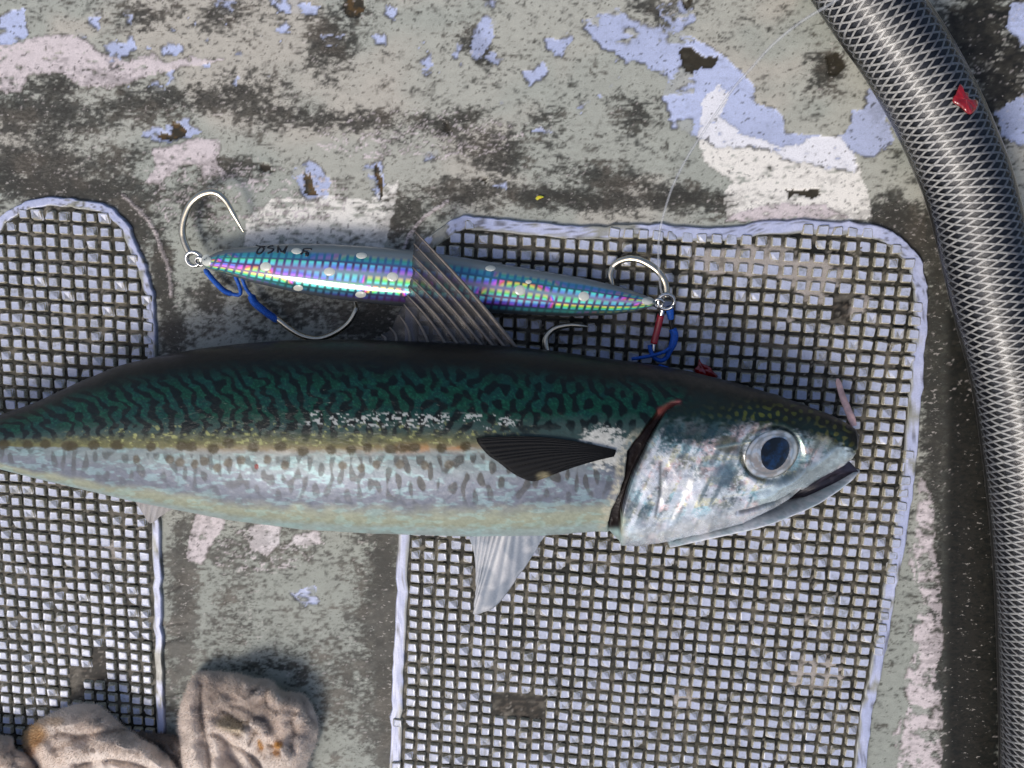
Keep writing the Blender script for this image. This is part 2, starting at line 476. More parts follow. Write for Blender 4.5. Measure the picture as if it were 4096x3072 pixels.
sm = N(nt, "ShaderNodeMath", operation='MULTIPLY_ADD'); sm.inputs[1].default_value = 0.26; nt.links.new(ga.outputs["Fac"], sm.inputs[0]); nt.links.new(sp_n.outputs[0], sm.inputs[2])
spk = ramp(nt, sm.outputs[0], [(0.64, (0, 0, 0)), (0.76, (0.55,) * 3)])
pale_n = noise(nt, 950, 4, 0.62, mp.outputs[0]); pale_n.noise_dimensions = '4D'; pale_n.inputs["W"].default_value = 3.3
pm = N(nt, "ShaderNodeMath", operation='MULTIPLY_ADD'); pm.inputs[1].default_value = 0.10; nt.links.new(ga.outputs["Fac"], pm.inputs[0]); nt.links.new(pale_n.outputs[0], pm.inputs[2])
pk = ramp(nt, pm.outputs[0], [(0.71, (0, 0, 0)), (0.77, (0.45,) * 3)])
c0 = mixc(nt, 1.0, a.outputs[0], rr.outputs[0], 'MULTIPLY')
c1 = mixc(nt, spk.outputs[0], c0, tuple(lin(44, 42, 37)))
c2 = mixc(nt, pk.outputs[0], c1, tuple(lin(206, 200, 192)))
nt.links.new(c2, b.inputs["Base Color"])
w = N(nt, "ShaderNodeAttribute", attribute_name="wet")
mr = N(nt, "ShaderNodeMapRange"); mr.inputs[3].default_value = 0.62; mr.inputs[4].default_value = 0.28
nt.links.new(w.outputs["Fac"], mr.inputs[0]); nt.links.new(mr.outputs[0], b.inputs["Roughness"])
b.inputs["Specular IOR Level"].default_value = 0.22
bump(nt, nz.outputs[0], 0.35, 0.00012, b)
deck = link("deck", me, m_deck, kind="structure")
deck["label"] = "weathered sage green painted boat deck with grime and bare blue patches"

# ================================================================== moulded tread pads
PX_, PY_ = 0.00486, 0.00462          # stud pitch
GA = R(-3.2)
E1 = np.array([math.cos(GA), math.sin(GA)]); E2 = np.array([-math.sin(GA), math.cos(GA)])

m_border, nt, b = new_mat("pale gelcoat border")
n1 = noise(nt, 260, 5, 0.65); n2 = noise(nt, 1500, 4, 0.6)
c = ramp(nt, n1.outputs[0], [(0.30, tuple(lin(150, 152, 142))), (0.42, tuple(lin(186, 194, 222))), (0.70, tuple(lin(196, 204, 232)))])
d = ramp(nt, n2.outputs[0], [(0.28, (0.55,) * 3), (0.42, (1,) * 3)])
nt.links.new(mixc(nt, 1.0, c.outputs[0], d.outputs[0], 'MULTIPLY'), b.inputs["Base Color"])
b.inputs["Roughness"].default_value = 0.3
bump(nt, n2.outputs[0], 0.3, 0.0002, b)

m_stud, nt, b = new_mat("worn pale stud")
n1 = noise(nt, 230, 5, 0.7); n2 = noise(nt, 1700, 5, 0.65)
top = ramp(nt, n1.outputs[0], [(0.28, tuple(lin(120, 122, 116))), (0.46, tuple(lin(168, 175, 194))), (0.75, tuple(lin(188, 195, 217)))])
geo = N(nt, "ShaderNodeNewGeometry"); sx = N(nt, "ShaderNodeSeparateXYZ"); nt.links.new(geo.outputs["True Normal"], sx.inputs[0])
up_ = ramp(nt, sx.outputs[2], [(0.80, (0, 0, 0)), (0.95, (1, 1, 1))])
side = ramp(nt, n2.outputs[0], [(0.3, tuple(lin(126, 122, 104))), (0.65, tuple(lin(186, 180, 160)))])
cc = mixc(nt, up_.outputs[0], side.outputs[0], top.outputs[0])
dd = ramp(nt, n2.outputs[0], [(0.30, (0.55,) * 3), (0.42, (1,) * 3)])
nt.links.new(mixc(nt, 0.8, cc, dd.outputs[0], 'MULTIPLY'), b.inputs["Base Color"])
b.inputs["Roughness"].default_value = 0.24
bump(nt, n2.outputs[0], 0.3, 0.00015, b)

m_bed = attr_mat("grimy groove bed", rough=0.5, spec=0.2, grain=0.45, grain_scale=2200, bump_s=0.5, bump_d=0.0002)

m_bord2 = attr_mat("pale gelcoat edge", rough=0.32, grain=0.25, grain_scale=1500, bump_s=0.3, bump_d=0.0002)

def stud_mesh(seed):
    r = random.Random(seed)
    V, F = [], []
    lv = [(0.405, 0.0), (0.368, 0.55), (0.340, 0.88), (0.288, 1.0), (0.20, 0.955)]
    H = 0.0014 * r.uniform(0.85, 1.05)
    skew = [(r.uniform(-.045, .045), r.uniform(-.045, .045)) for _ in range(4)]
    for k, (s, h) in enumerate(lv):
        c = s * 0.78
        ring = [(c, -s), (s, -c), (s, c), (c, s), (-c, s), (-s, c), (-s, -c), (-c, -s)]
        for i, (x, y) in enumerate(ring):
            dx, dy = skew[(i // 2) % 4] if k > 0 else (0, 0)
            V.append(((x + dx) * PX_, (y + dy) * PY_, h * H))
    V = np.array(V)
    sc = r.uniform(0.88, 1.06); V[:, :2] *= sc
    if seed % 4 == 3:                       # chipped corner
        cx, cy = r.choice([(1, 1), (1, -1), (-1, 1), (-1, -1)])
        q = np.clip((V[:, 0] * cx / PX_ + V[:, 1] * cy / PY_ - r.uniform(0.12, 0.32)) * 4, 0, 1); V[:, 2] *= 1 - 0.7 * q
    if seed % 8 == 6: V[:, 2] *= 0.62
    xy = V[:, :2] @ np.array([E1, E2])
    V = np.column_stack([xy, V[:, 2]])
    F = grid_faces(len(lv), 8, True).tolist()
    t = 8 * (len(lv) - 1)
    F += [[t, t + 1, t + 2, t + 3], [t, t + 3, t + 4, t + 7], [t + 4, t + 5, t + 6, t + 7]]
    return V, np.array(F)

studs = [stud_mesh(i) for i in range(20)]
stud_me = []
for i, (v, f) in enumerate(studs):
    m_ = mesh_np("stud", v, f, smooth=False); m_.materials.append(m_stud); stud_me.append(m_)

fish_hide = [(-100, 1640), (316, 1550), (640, 1450), (1140, 1385), (2020, 1410), (2550, 1480), (3090, 1600), (3400, 1720), (3380, 1850), (3060, 2040), (2500, 2130), (1600, 2095), (950, 2045), (320, 1915), (-100, 1850)]

def offset_in(xy, d):
    t = np.roll(xy, -1, 0) - np.roll(xy, 1, 0)
    t /= np.linalg.norm(t, axis=1)[:, None]
    return xy + d * np.stack([-t[:, 1], t[:, 0]], 1)

def make_pad(name, label, outline, origin, gaps, films, margin, seed):
    o2 = smooth_pts(outline, 10, True) * K
    out = P(o2[:, 0], o2[:, 1], 0.0008)[:, :2]
    area = 0.5 * np.sum(out[:, 0] * np.roll(out[:, 1], -1) - out[:, 1] * np.roll(out[:, 0], -1))
    if area < 0: out = out[::-1]
    w = (fbm(out[:, 0] * 260, out[:, 1] * 260, seed, 3) - 0.5) * 0.0016
    out = offset_in(out, w[:, None])
    root = empty(name, (*out.mean(0), 0.0), label, "tread pad")
    loops = []
    for dd_, z in ((-0.0005, -0.0007), (-0.0002, 0.0008), (0.0000, 0.0011), (0.0002, 0.00118), (margin * 0.15, 0.0012), (margin * 0.3, 0.0012), (margin * 0.45, 0.0012), (margin * 0.6, 0.0012), (margin * 0.75, 0.0012), (margin * 0.9, 0.00118), (margin, 0.0011), (margin + 0.0004, 0.0001)):
        q = offset_in(out, dd_)
        zz = z + (fbm(q[:, 0] * 500, q[:, 1] * 500, seed + 5, 2) - 0.5) * 0.00025 * (z > 0.0005)
        loops.append(np.column_stack([q, np.broadcast_to(zz, len(q))]))
    n = len(out)
    LV = np.stack(loops, 0)
    bs = survey(LV); X, Y = bs[..., 0], bs[..., 1]
    e1 = fbm(X / 40, Y / 40, seed + 31, 4); e2 = fbm(X / 110, Y / 110, seed + 33, 3); e3 = fbm(X / 14, Y / 9, seed + 35, 3)
    lv_ = np.linspace(0, 1, len(loops))[:, None]
    bcol = mix(np.broadcast_to(lin(182, 190, 220), X.shape + (3,)), lin(198, 204, 230), sst(0.4, 0.6, e2))
    bcol = mix(bcol, lin(150, 150, 130), sst(0.58, 0.70, e1 * 0.6 + 0.45 * sst(0.5, 1.0, lv_) + 0.1 * e3) * 0.8)
    bcol = mix(bcol, lin(146, 146, 126), sst(0.60, 0.68, e2 + 0.25 * (e3 - .5)) * 0.85)
    bcol = mix(bcol, lin(70, 66, 56), sst(0.62, 0.72, e3 + 0.15 * (e1 - .5)) * 0.7)
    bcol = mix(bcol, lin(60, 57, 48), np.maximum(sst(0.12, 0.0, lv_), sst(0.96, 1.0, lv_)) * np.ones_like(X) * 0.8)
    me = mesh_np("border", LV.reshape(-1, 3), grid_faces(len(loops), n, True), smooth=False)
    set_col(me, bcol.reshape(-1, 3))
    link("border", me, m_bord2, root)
    mid = offset_in(out, margin * 0.7); inn = offset_in(out, margin * 0.62)
    # groove bed
    lo, hi = out.min(0), out.max(0)
    bx = np.arange(lo[0], hi[0], 0.0007); by = np.arange(lo[1], hi[1], 0.0007)
    BX, BY = np.meshgrid(bx, by)
    ok = inpoly(BX, BY, mid)
    s_ = survey(np.stack([BX, BY, np.full_like(BX, 0.0004)], -1)); X, Y = s_[..., 0], s_[..., 1]
    n1 = fbm(X / 26, Y / 16, seed + 11, 4); n2 = fbm(X / 130, Y / 90, seed + 17, 3)
    bc = mix(np.broadcast_to(lin(50, 49, 41), X.shape + (3,)), lin(92, 88, 75), sst(0.45, 0.75, n1))
    bc = mix(bc, lin(26, 28, 25), sst(0.55, 0.35, n2) * 0.85)
    film = np.zeros(X.shape)
    for cx, cy, rx, ry, a_ in films:
        film = np.maximum(film, a_ * np.exp(-((X - cx * K) / (rx * K)) ** 2 - ((Y - cy * K) / (ry * K)) ** 2))
    film = sst(0.50, 0.60, film * 0.8 + 0.35 * (n1 - 0.5) + 0.5 * (n2 - 0.5))
    bc = mix(bc, lin(188, 180, 172), film * 0.9)
    for gp in gaps:
        q = np.array(gp, float) * K; c0_ = q.mean(0); e_ = np.ptp(q, 0) / 2 + 1
        gm = sst(1.35, 0.8, np.maximum(np.abs(X - c0_[0]) / e_[0], np.abs(Y - c0_[1]) / e_[1]) + 0.5 * (n1 - .5))
        bc = mix(bc, mix(np.broadcast_to(lin(40, 37, 31), X.shape + (3,)), lin(84, 76, 66), sst(0.5, 0.7, fbm(X / 16, Y / 9, seed + 41, 3))), gm)
    dots_ = sst(0.70, 0.76, fbm(X / 14, Y / 7, seed + 23, 3))
    bc = mix(bc, lin(170, 164, 152), dots_ * 0.5)
    bc = mix(bc, lin(120, 114, 102), sst(0.52, 0.72, fbm(X / 60, Y / 34, seed + 27, 4)) * 0.75)
    bz = 0.0003 + 0.0003 * n1 + 0.0005 * film + 0.0002 * dots_
    idx = grid_faces(len(by), len(bx))
    okf = ok.ravel()[idx].all(1)
    used = np.unique(idx[okf]); rem = np.full(ok.size, -1); rem[used] = np.arange(len(used))
    me = mesh_np("groove_bed", np.stack([BX, BY, bz], -1).reshape(-1, 3)[used], rem[idx[okf]])
    set_col(me, bc.reshape(-1, 3)[used])
    link("groove_bed", me, m_bed, root)
    # studs
    og = P(*origin, 0.0015)[:2]
    ii, jj = np.meshgrid(np.arange(-80, 81), np.arange(-80, 81))
    cxy = og + ii[..., None] * PX_ * E1 + jj[..., None] * PY_ * E2
    cxy = cxy.reshape(-1, 2)
    cxy = cxy[inpoly(cxy[:, 0], cxy[:, 1], inn)]
    pc = survey(np.column_stack([cxy, np.full(len(cxy), 0.0015)]))
    inview = (pc[:, 0] > -30) & (pc[:, 0] < 4126) & (pc[:, 1] > -30) & (pc[:, 1] < 3102)
    gap = np.zeros(len(cxy), bool)
    for gp in gaps:
        gap |= inpoly(pc[:, 0] / K, pc[:, 1] / K, gp)
    hid = inpoly(pc[:, 0], pc[:, 1], fish_hide)
    depth = np.linalg.norm(np.column_stack([cxy, np.zeros(len(cxy))]) - cp, axis=1)
    order = np.argsort(np.where(inview & ~hid & ~gap, depth, 99))
    single = [k for k in order[:300] if inview[k] and not hid[k] and not gap[k]]
    sset = set(single)
    rest = []
    rs = random.Random(seed)
    for k in range(len(cxy)):
        if gap[k]: continue
        i = rs.randrange(20)
        dx, dy = rs.gauss(0, 0.00007), rs.gauss(0, 0.00007)
        z = 0.00045 + rs.gauss(0, 0.00009) - (0.0005 if rs.random() < 0.07 else 0)
        if k in sset:
            o = bpy.data.objects.new("stud", stud_me[i]); C.objects.link(o)
            o.parent = root; o.location = (cxy[k, 0] + dx - root.location.x, cxy[k, 1] + dy - root.location.y, z)
        else:
            v, f = studs[i]
            rest.append((v + np.array([cxy[k, 0] + dx, cxy[k, 1] + dy, z]), f))
    if rest:
        v, f = join(rest)
        link("studs", mesh_np("studs", v, f, smooth=False), m_stud, root, kind="stuff")
    return root

make_pad("tread_pad", "large studded non-slip pad under the mackerel's head, beside the hose",
         [(868, 900), (882, 600), (905, 535), (945, 496), (1000, 470), (1100, 476), (1250, 490), (1400, 486), (1550, 492), (1700, 478), (1880, 486), (1950, 515), (1990, 572), (2002, 660), (1994, 800), (1978, 1000), (1958, 1150), (1930, 1300), (1905, 1440), (1880, 1560), (1868, 1700), (1860, 1850), (1400, 1860), (832, 1850), (842, 1650), (850, 1450), (858, 1250)],
         (1658, 2360), [[(1068, 1508), (1172, 1508), (1172, 1556), (1068, 1556)], [(1800, 645), (1835, 645), (1835, 690), (1800, 690)]],
         [(1600, 560, 170, 50, 1.0), (1750, 600, 120, 70, .9), (1850, 660, 60, 40, .8), (1700, 690, 40, 30, .7), (1300, 520, 60, 20, .5), (1760, 1450, 130, 220, .72), (1480, 1500, 80, 70, .62), (1600, 1250, 80, 80, .5), (1880, 1100, 40, 80, .5)],
         0.0040, 201)
make_pad("tread_pad", "smaller studded non-slip pad with an arched end, under the mackerel's tail",
         [(-40, 505), (10, 462), (55, 436), (110, 428), (165, 432), (222, 442), (268, 478), (296, 536), (322, 600), (333, 690), (338, 850), (341, 1050), (346, 1250), (350, 1450), (354, 1600), (356, 1850), (-60, 1860), (-330, 1850), (-330, 1100), (-330, 600), (-200, 520)],
         (95, 909), [[(195, 1405), (235, 1405), (235, 1440), (195, 1440)], [(150, 1440), (235, 1440), (205, 1480), (150, 1480)], [(150, 1478), (185, 1478), (185, 1505), (150, 1505)]],
         [(140, 1110, 50, 25, .5), (250, 1190, 60, 60, .75), (150, 1320, 80, 40, .5), (260, 1330, 60, 40, .5), (60, 1250, 60, 80, .4)],
         0.0026, 301)

# ================================================================== MACKEREL
top_t = np.array([(-420, 1760), (-250, 1728), (0, 1661), (158, 1604), (316, 1528), (475, 1462), (633, 1424), (791, 1396), (949, 1377), (1139, 1362), (1400, 1359), (1517, 1363), (1806, 1374), (2023, 1387), (2204, 1404), (2385, 1430), (2553, 1452), (2743, 1483), (2933, 1530), (3091, 1576), (3218, 1620), (3330, 1664), (3395, 1698), (3422, 1718), (3434, 1742)], float)
bot_t = np.array([(-420, 1830), (-250, 1834), (0, 1866), (158, 1904), (316, 1941), (506, 1985), (696, 2023), (949, 2070), (1203, 2102), (1400, 2114), (1589, 2122), (1878, 2130), (2168, 2127), (2385, 2110), (2440, 2114), (2475, 2150), (2530, 2158), (2680, 2138), (2870, 2104), (2960, 2078), (3060, 2030), (3148, 1984), (3237, 1930), (3310, 1889), (3364, 1859), (3402, 1832), (3424, 1798), (3434, 1746)], float)
thk_t = np.array([(-420, 5.0), (-250, 6.0), (0, 9.0), (300, 13.0), (650, 17.0), (1000, 19.5), (1500, 21.5), (2000, 21.8), (2400, 21.0), (2800, 18.5), (3050, 14.5), (3250, 9.5), (3370, 5.5), (3415, 3.0), (3434, 0.8)], float)
NXF = 980
xs = np.unique(np.concatenate([np.linspace(-420, 3380, NXF), 3380 + 54 * np.sin(np.linspace(0, np.pi / 2, 40))]))
def interp_s(t, x):
    v = np.interp(x, t[:, 0], t[:, 1])
    return v
def smooth1(v, k):
    ker = np.hanning(k + 2)[1:-1]; ker /= ker.sum()
    return np.convolve(np.pad(v, (k // 2, k // 2), mode='edge'), ker, 'valid')[:len(v)]
yt = interp_s(top_t, xs); yb = interp_s(bot_t, xs); tk = interp_s(thk_t, xs) * MM
m_ = xs < 3360
yt[m_] = smooth1(yt, 31)[m_]; tk = np.where(m_, smooth1(tk, 41), tk)
yb_s = smooth1(yb, 9); yb = np.where(m_, yb_s, yb)
zmid = 0.0018 + tk * 0.45 + 0.0218 * 0.55
A3 = P(xs, yt, zmid); B3 = P(xs, yb, zmid)
cen = (A3 + B3) / 2; hv = (A3 - B3) / 2
hl = np.linalg.norm(hv, axis=1); hd = hv / hl[:, None]
NU, ND = 250, 44
ph = np.concatenate([np.linspace(0, np.pi, NU, endpoint=False), np.linspace(np.pi, 2 * np.pi, ND, endpoint=False)])
cph, sph = np.cos(ph), np.sin(ph)
# side view: flanks a touch flatter than an ellipse, thinner towards the belly and the crest of the back
sz = np.sign(sph) * np.abs(sph) ** 0.92
V = cen[:, None] + hv[:, None] * cph[None, :, None]
V[..., 2] += tk[:, None] * sz[None, :]
nrm = hd[:, None] * (cph[None, :, None] / hl[:, None, None])
nrm[..., 2] += sph[None, :] / np.maximum(tk[:, None], 1e-4)
nrm /= np.linalg.norm(nrm, axis=2)[..., None]
Vu = V.copy(); Vu[..., 2] = zmid[:, None] + np.abs(V[..., 2] - zmid[:, None])   # far flank carries the same pattern
sv = survey(Vu)
FX, FY = sv[..., 0], sv[..., 1]
upper = sph[None, :] > 0
disp = np.zeros(FX.shape)
# gill opening, cover and cheek plates
slit_l = np.array([(2735, 1604), (2690, 1607), (2634, 1640), (2574, 1722), (2514, 1806), (2509, 1860), (2505, 1900), (2486, 1971), (2450, 2040), (2434, 2110)], float)
slit_r = np.array([(2735, 1606), (2700, 1618), (2662, 1642), (2614, 1724), (2574, 1806), (2548, 1860), (2530, 1900), (2505, 1971), (2487, 2040), (2478, 2110)], float)
def xat(c, y):
    o = np.argsort(c[:, 1]); return np.interp(y, c[o, 1], c[o, 0])
xl, xr = xat(slit_l, FY), xat(slit_r, FY)
yin = sst(1604, 1625, FY) * sst(2140, 2105, FY)
wob = 6 * (fbm(FY / 30, FX * 0, 411, 3) - 0.5)
slit = sst(xl - 7 + wob, xl + 4 + wob, FX) * sst(xr + 5, xr - 2, FX) * yin * upper
cover = sst(xr - 2, xr + 6, FX) * np.exp(-np.maximum(FX - xr, 0) / 260) * sst(1600, 1680, FY) * sst(2230, 2140, FY) * (FX > 2400)
disp -= 0.0032 * slit
disp += 0.0016 * cover * upper
pre = pldist(FX, FY, [(2880, 1700), (2820, 1800), (2760, 1900), (2710, 2000), (2640, 2110)])
disp -= 0.00022 * np.exp(-(pre / 18) ** 2) * upper
disp += 0.00018 * np.exp(-((pre - 40) / 36) ** 2) * upper
pre2 = pldist(FX, FY, [(2640, 1850), (2640, 1960), (2620, 2060)])
disp -= 0.00022 * np.exp(-(pre2 / 16) ** 2) * upper
for pts, dep, wd in (([(3200, 1960), (3120, 2002), (3020, 2035), (2950, 2052)], .0011, 7), ([(3190, 1830), (3150, 1900), (3080, 1950), (2980, 1985), (2900, 1995)], .0005, 9),
                     ([(2860, 1790), (2960, 1772), (3000, 1765)], -.0004, 5), ([(3330, 1810), (3260, 1860), (3160, 1930), (3060, 1985)], -.0006, 18)):
    disp -= dep * np.exp(-(pldist(FX, FY, pts) / wd) ** 2) * upper
er = np.hypot((FX - 3088) / 112, (FY - 1816) / 98)
disp -= 0.0008 * np.exp(-((er - 1.05) / 0.10) ** 2) * upper
disp += 0.0006 * np.exp(-((er - 1.25) / 0.16) ** 2) * upper
for nx, ny, rr_ in ((3352, 1762, 14), (3328, 1742, 9)):
    disp -= 0.0007 * np.exp(-((FX - nx) ** 2 + (FY - ny) ** 2) / rr_ ** 2) * upper
disp += 0.00022 * (fbm(FX / 60, FY / 40, 421, 3) - 0.5) * upper
disp += 0.00030 * (fbm(FX / 22, FY / 30, 423, 3) - 0.5) * upper * (FX > 2480) * (er > 1.1)
disp += 0.0009 * (fbm(FX / 110 + FY / 300, FY / 200, 425, 3) - 0.5) * upper * sst(2480, 2560, FX) * (er > 1.05)
V = V + nrm * disp[..., None]

# ---- colour of the skin
ytv = yt[:, None]; span = np.interp(xs, [-420, 0, 700, 1400, 2000, 2300, 2600], [1790, 1782, 1788, 1795, 1782, 1760, 1740])[:, None]
S = (FY - ytv) / np.maximum(span - ytv, 20)                # 0 crest of the back .. 1 row of flank spots
n_a = fbm(FX / 70, FY / 45, 431, 4); n_b = fbm(FX / 18, FY / 11, 433, 4); n_c = fbm(FX / 7, FY / 5, 435, 3)
back = lin(9, 15, 17); green = lin(9, 54, 42); teal = lin(12, 48, 52); steel = lin(50, 70, 68); olive = lin(98, 98, 62)
c = mix(np.broadcast_to(back, FX.shape + (3,)), green, sst(0.16, 0.42, S + 0.14 * (n_a - .5)))
c = mix(c, teal, sst(0.45, 0.62, n_a) * sst(0.15, 0.4, S) * 0.55)
# dark labyrinth
f1 = band_field(1100, 300, 13.5, 0.98, 1.2, 5)
lab = sample(f1, (FX + 500) / 4, (FY - 1300) / 4)
kk = np.interp(np.clip(S, 0, 1), [0.1, 0.3, 0.55, 0.75, 1.0], [-70, 0, 75, 88, 70])
stripe = np.cos(2 * np.pi * ((FX - kk + 70 * (n_a - .5) + 60 * (fbm(FX / 90, FY / 34, 441, 3) - .5)) / 60)) + 0.28 * lab
dk = np.where(True, stripe * (0.55 + 0.45 * sst(1750, 1150, FX)) + lab * 0.62 * sst(1100, 1700, FX), 0)
dark = sst(-0.05, 0.45, dk + 0.25 * (n_b - .5)) * sst(0.10, 0.3, S) * sst(0.98, 0.80, S + 0.10 * (n_b - .5))
c = mix(c, steel, sst(0.66, 0.86, S + 0.12 * (n_b - .5)))
c = mix(c, olive, sst(0.80, 0.97, S + 0.10 * (n_b - .5)) * sst(2150, 1700, FX))
fleck = sst(0.62, 0.72, n_b) * sst(0.72, 0.84, S) * sst(1.04, 0.94, S) * sst(2200, 1900, FX) * sst(150, 500, FX)
c = mix(c, lin(158, 162, 104), fleck * 0.8)
c = mix(c, lin(28, 92, 70), sst(0.56, 0.72, n_c) * sst(0.2, 0.45, S) * sst(0.85, 0.6, S) * 0.35)
c = mix(c, lin(4, 11, 12), dark * 0.93)
c = c * (0.72 + 0.5 * n_c)[..., None]
# flank below the spots
silver = lin(108, 120, 122); lav = lin(95, 101, 113); creamy = lin(142, 147, 128); pale = lin(142, 158, 154)
H2 = (FY - span) / np.maximum(yb[:, None] - span, 20)       # 0 spots .. 1 belly line
low = sst(0.0, 0.07, H2 + 0.05 * (n_b - .5))
bc = mix(np.broadcast_to(silver, FX.shape + (3,)), lav, sst(0.10, 0.50, H2 + 0.12 * (n_a - .5)))
bc = mix(bc, creamy, sst(0.66, 0.86, H2 + 0.16 * (n_a - .5)))
bc = mix(bc, pale, sst(0.90, 1.0, H2 + 0.06 * (n_b - .5)))
bc = mix(bc, lin(150, 196, 196), sst(0.52, 0.66, fbm(FX / 40, FY / 14, 451, 3)) * 0.22)
bc = bc * (0.70 + 0.34 * n_b + 0.30 * n_c)[..., None]
f2 = band_field(1100, 300, 10.5, 0.95, 2.2, 8)
sp = sample(f2, (FX + 600) / 4, (FY - 1300) / 4)
mk = sst(0.15, 0.8, sp + 0.8 * (n_a - .5)) * sst(0.07, 0.13, H2) * sst(0.85, 0.38, H2 + 0.2 * (n_a - .5))
mk *= 0.68 + 0.32 * sst(1350, 1800, FX) * sst(2480, 2350, FX)
bc = mix(bc, lin(52, 53, 50), mk * 0.85)
orange = np.exp(-((FY - span - 6) / 17) ** 2) * sst(560, 900, FX) * sst(2080, 1950, FX)
c = mix(c, bc, low * sst(3300, 2300, FX + 0 * FY) + low * 0)
c = np.where((FX > 2300)[..., None], mix(c, bc, low), mix(c, bc, low))
c = mix(c, lin(180, 150, 120), orange * 0.28)
c = mix(c, lin(160, 108, 48), orange * sst(1350, 1600, FX) * sst(0.48, 0.64, n_a) * 0.6)
# row of flank spots
spots = [(-190, 1786), (-80, 1784), (15, 1779), (110, 1779), (182, 1776), (268, 1784), (288, 1784), (378, 1780), (468, 1780), (605, 1786), (725, 1784), (765, 1786), (852, 1796), (916, 1774), (1012, 1790), (1122, 1786), (1212, 1806), (1325, 1800), (1405, 1800), (1470, 1790), (1565, 1796), (1610, 1792), (1655, 1790), (1765, 1792), (1862, 1786),
         (545, 1838), (680, 1836), (720, 1850), (780, 1856), (818, 1845), (868, 1872), (912, 1852), (965, 1840), (1070, 1840), (1140, 1862), (1370, 1862), (1505, 1858), (1600, 1856), (1445, 1872), (1700, 1862), (1795, 1858)]
for i, (x, y) in enumerate(spots):
    w_ = (24 if i < 25 else 17) * (0.85 + 0.3 * _hash(np.array(float(x)), np.array(3.0), 9)); h_ = 20 if i < 25 else 19
    q = ((FX - x + 9 * (n_b - .5)) / w_) ** 2 + ((FY - y + 9 * (n_c - .5)) / h_) ** 2
    c = mix(c, lin(54, 46, 18) if i < 25 else lin(66, 60, 48), sst(1.5, 0.45, q) * 0.88)
c = mix(c, lin(96, 14, 16), sst(1.4, 0.6, ((FX - 1026) / 9) ** 2 + ((FY - 1866) / 11) ** 2))
# loose scales and skin glint, painted as pale flecks along the side
sc_ = sst(0.56, 0.61, fbm(FX / 13, FY / 7, 461, 3)) * sst(0.36, 0.56, fbm(FX / 70, FY / 40, 463, 3)) * np.exp(-((FY - 1676 - 0.02 * (FX - 1400)) / 34) ** 2) * sst(1080, 1250, FX) * sst(2180, 1950, FX)
sc_ = np.maximum(sc_, sst(0.62, 0.7, n_c) * np.exp(-((FX - 2420) / 80) ** 2 - ((FY - 1735) / 40) ** 2))
sc_ = sst(0.30, 0.62, sc_)
c = mix(c, lin(186, 190, 186), sc_ * 0.75)
# shoulder patch behind the gill
sh = np.exp(-((FX - 2420) / 120) ** 2 - ((FY - 1790) / 110) ** 2) * (FX < 2600)
c = mix(c, lin(196, 196, 188) * (0.7 + 0.6 * n_c)[..., None], sst(0.46, 0.66, sh * (0.25 + 1.4 * n_b)) * 0.85)
rim = sst(34, 14, np.abs(FX - xl + 20)) * sst(1700, 1760, FY) * upper
c = mix(c, lin(168, 164, 144) * (0.7 + 0.6 * n_c)[..., None], rim * (0.25 + 0.75 * sst(0.4, 0.6, n_b)) * 0.75)
# head
hx = sst(0, 40, FX - xr) * (FX > 2430)
hx = np.maximum(hx, sst(2700, 2790, FX))
tp = ytv + np.interp(FX, [2500, 2700, 2850, 2950, 3150, 3300, 3434], [240, 225, 205, 180, 150, 118, 118])
hs = (FY - ytv) / np.maximum(tp - ytv, 10)
hd_ = mix(np.broadcast_to(lin(26, 28, 24), FX.shape + (3,)), lin(18, 38, 34), sst(0.2, 0.7, hs + 0.5 * (n_a - .5)))
sq = sample(f1, (FX * 1.2 + 900) / 3, (FY - 900) / 1.9)
hd_ = mix(hd_, lin(98, 104, 40), sst(0.35, 0.9, sq + 0.9 * (n_b - .5)) * np.exp(-((FX - 3080) / 190) ** 2 - ((FY - 1655) / 36) ** 2) * 0.95)
hd_ = mix(hd_, lin(92, 92, 44), sst(0.3, 0.9, sq) * sst(3220, 3300, FX) * 0.8)
hd_ = mix(hd_, lin(22, 24, 20), sst(3385, 3420, FX) * sst(1800, 1760, FY))
hue = fbm(FX / 60, FY / 44, 471, 3); hue2 = fbm(FX / 90, FY / 60, 473, 3)
ck = mix(np.broadcast_to(lin(212, 218, 216), FX.shape + (3,)), lin(236, 210, 204), sst(0.48, 0.62, hue))
ck = mix(ck, lin(166, 208, 212), sst(0.50, 0.64, hue2) * 0.8)
ck = mix(ck, lin(226, 222, 192), sst(0.55, 0.66, fbm(FX / 50, FY / 30, 475, 3)))
ck = mix(ck, lin(78, 96, 100), sst(0.42, 0.30, n_b) * 0.5)
ck = mix(ck, lin(92, 110, 116), sst(0.44, 0.32, n_a) * 0.6)
ck = mix(ck, lin(240, 242, 240), sst(0.60, 0.64, n_c) * 0.75)  # cheek glitter painted as sharp white flecks
ck = mix(ck, lin(60, 74, 78), sst(0.36, 0.32, fbm(FX / 9, FY / 7, 479, 3)) * 0.3)
sk = fbm((FX + 0.5 * FY) / 26, (FY - 0.3 * FX) / 160, 477, 3)
ck = mix(ck, lin(236, 238, 240), sst(0.54, 0.66, sk) * 0.7)
ck = mix(ck, lin(100, 118, 124), sst(0.42, 0.30, sk) * 0.7)
tl = np.exp(-((FX - 2770) / 220) ** 2 - ((FY - 1690) / 95) ** 2)
ck = mix(ck, lin(26, 58, 62), sst(0.30, 0.62, tl + 0.75 * (n_b - .5)) * 0.92)
br = np.exp(-((FX - 2905) / 60) ** 2 - ((FY - 1775) / 48) ** 2)
ck = mix(ck, lin(92, 90, 72), sst(0.4, 0.7, br + 0.3 * (n_b - .5)) * 0.8)
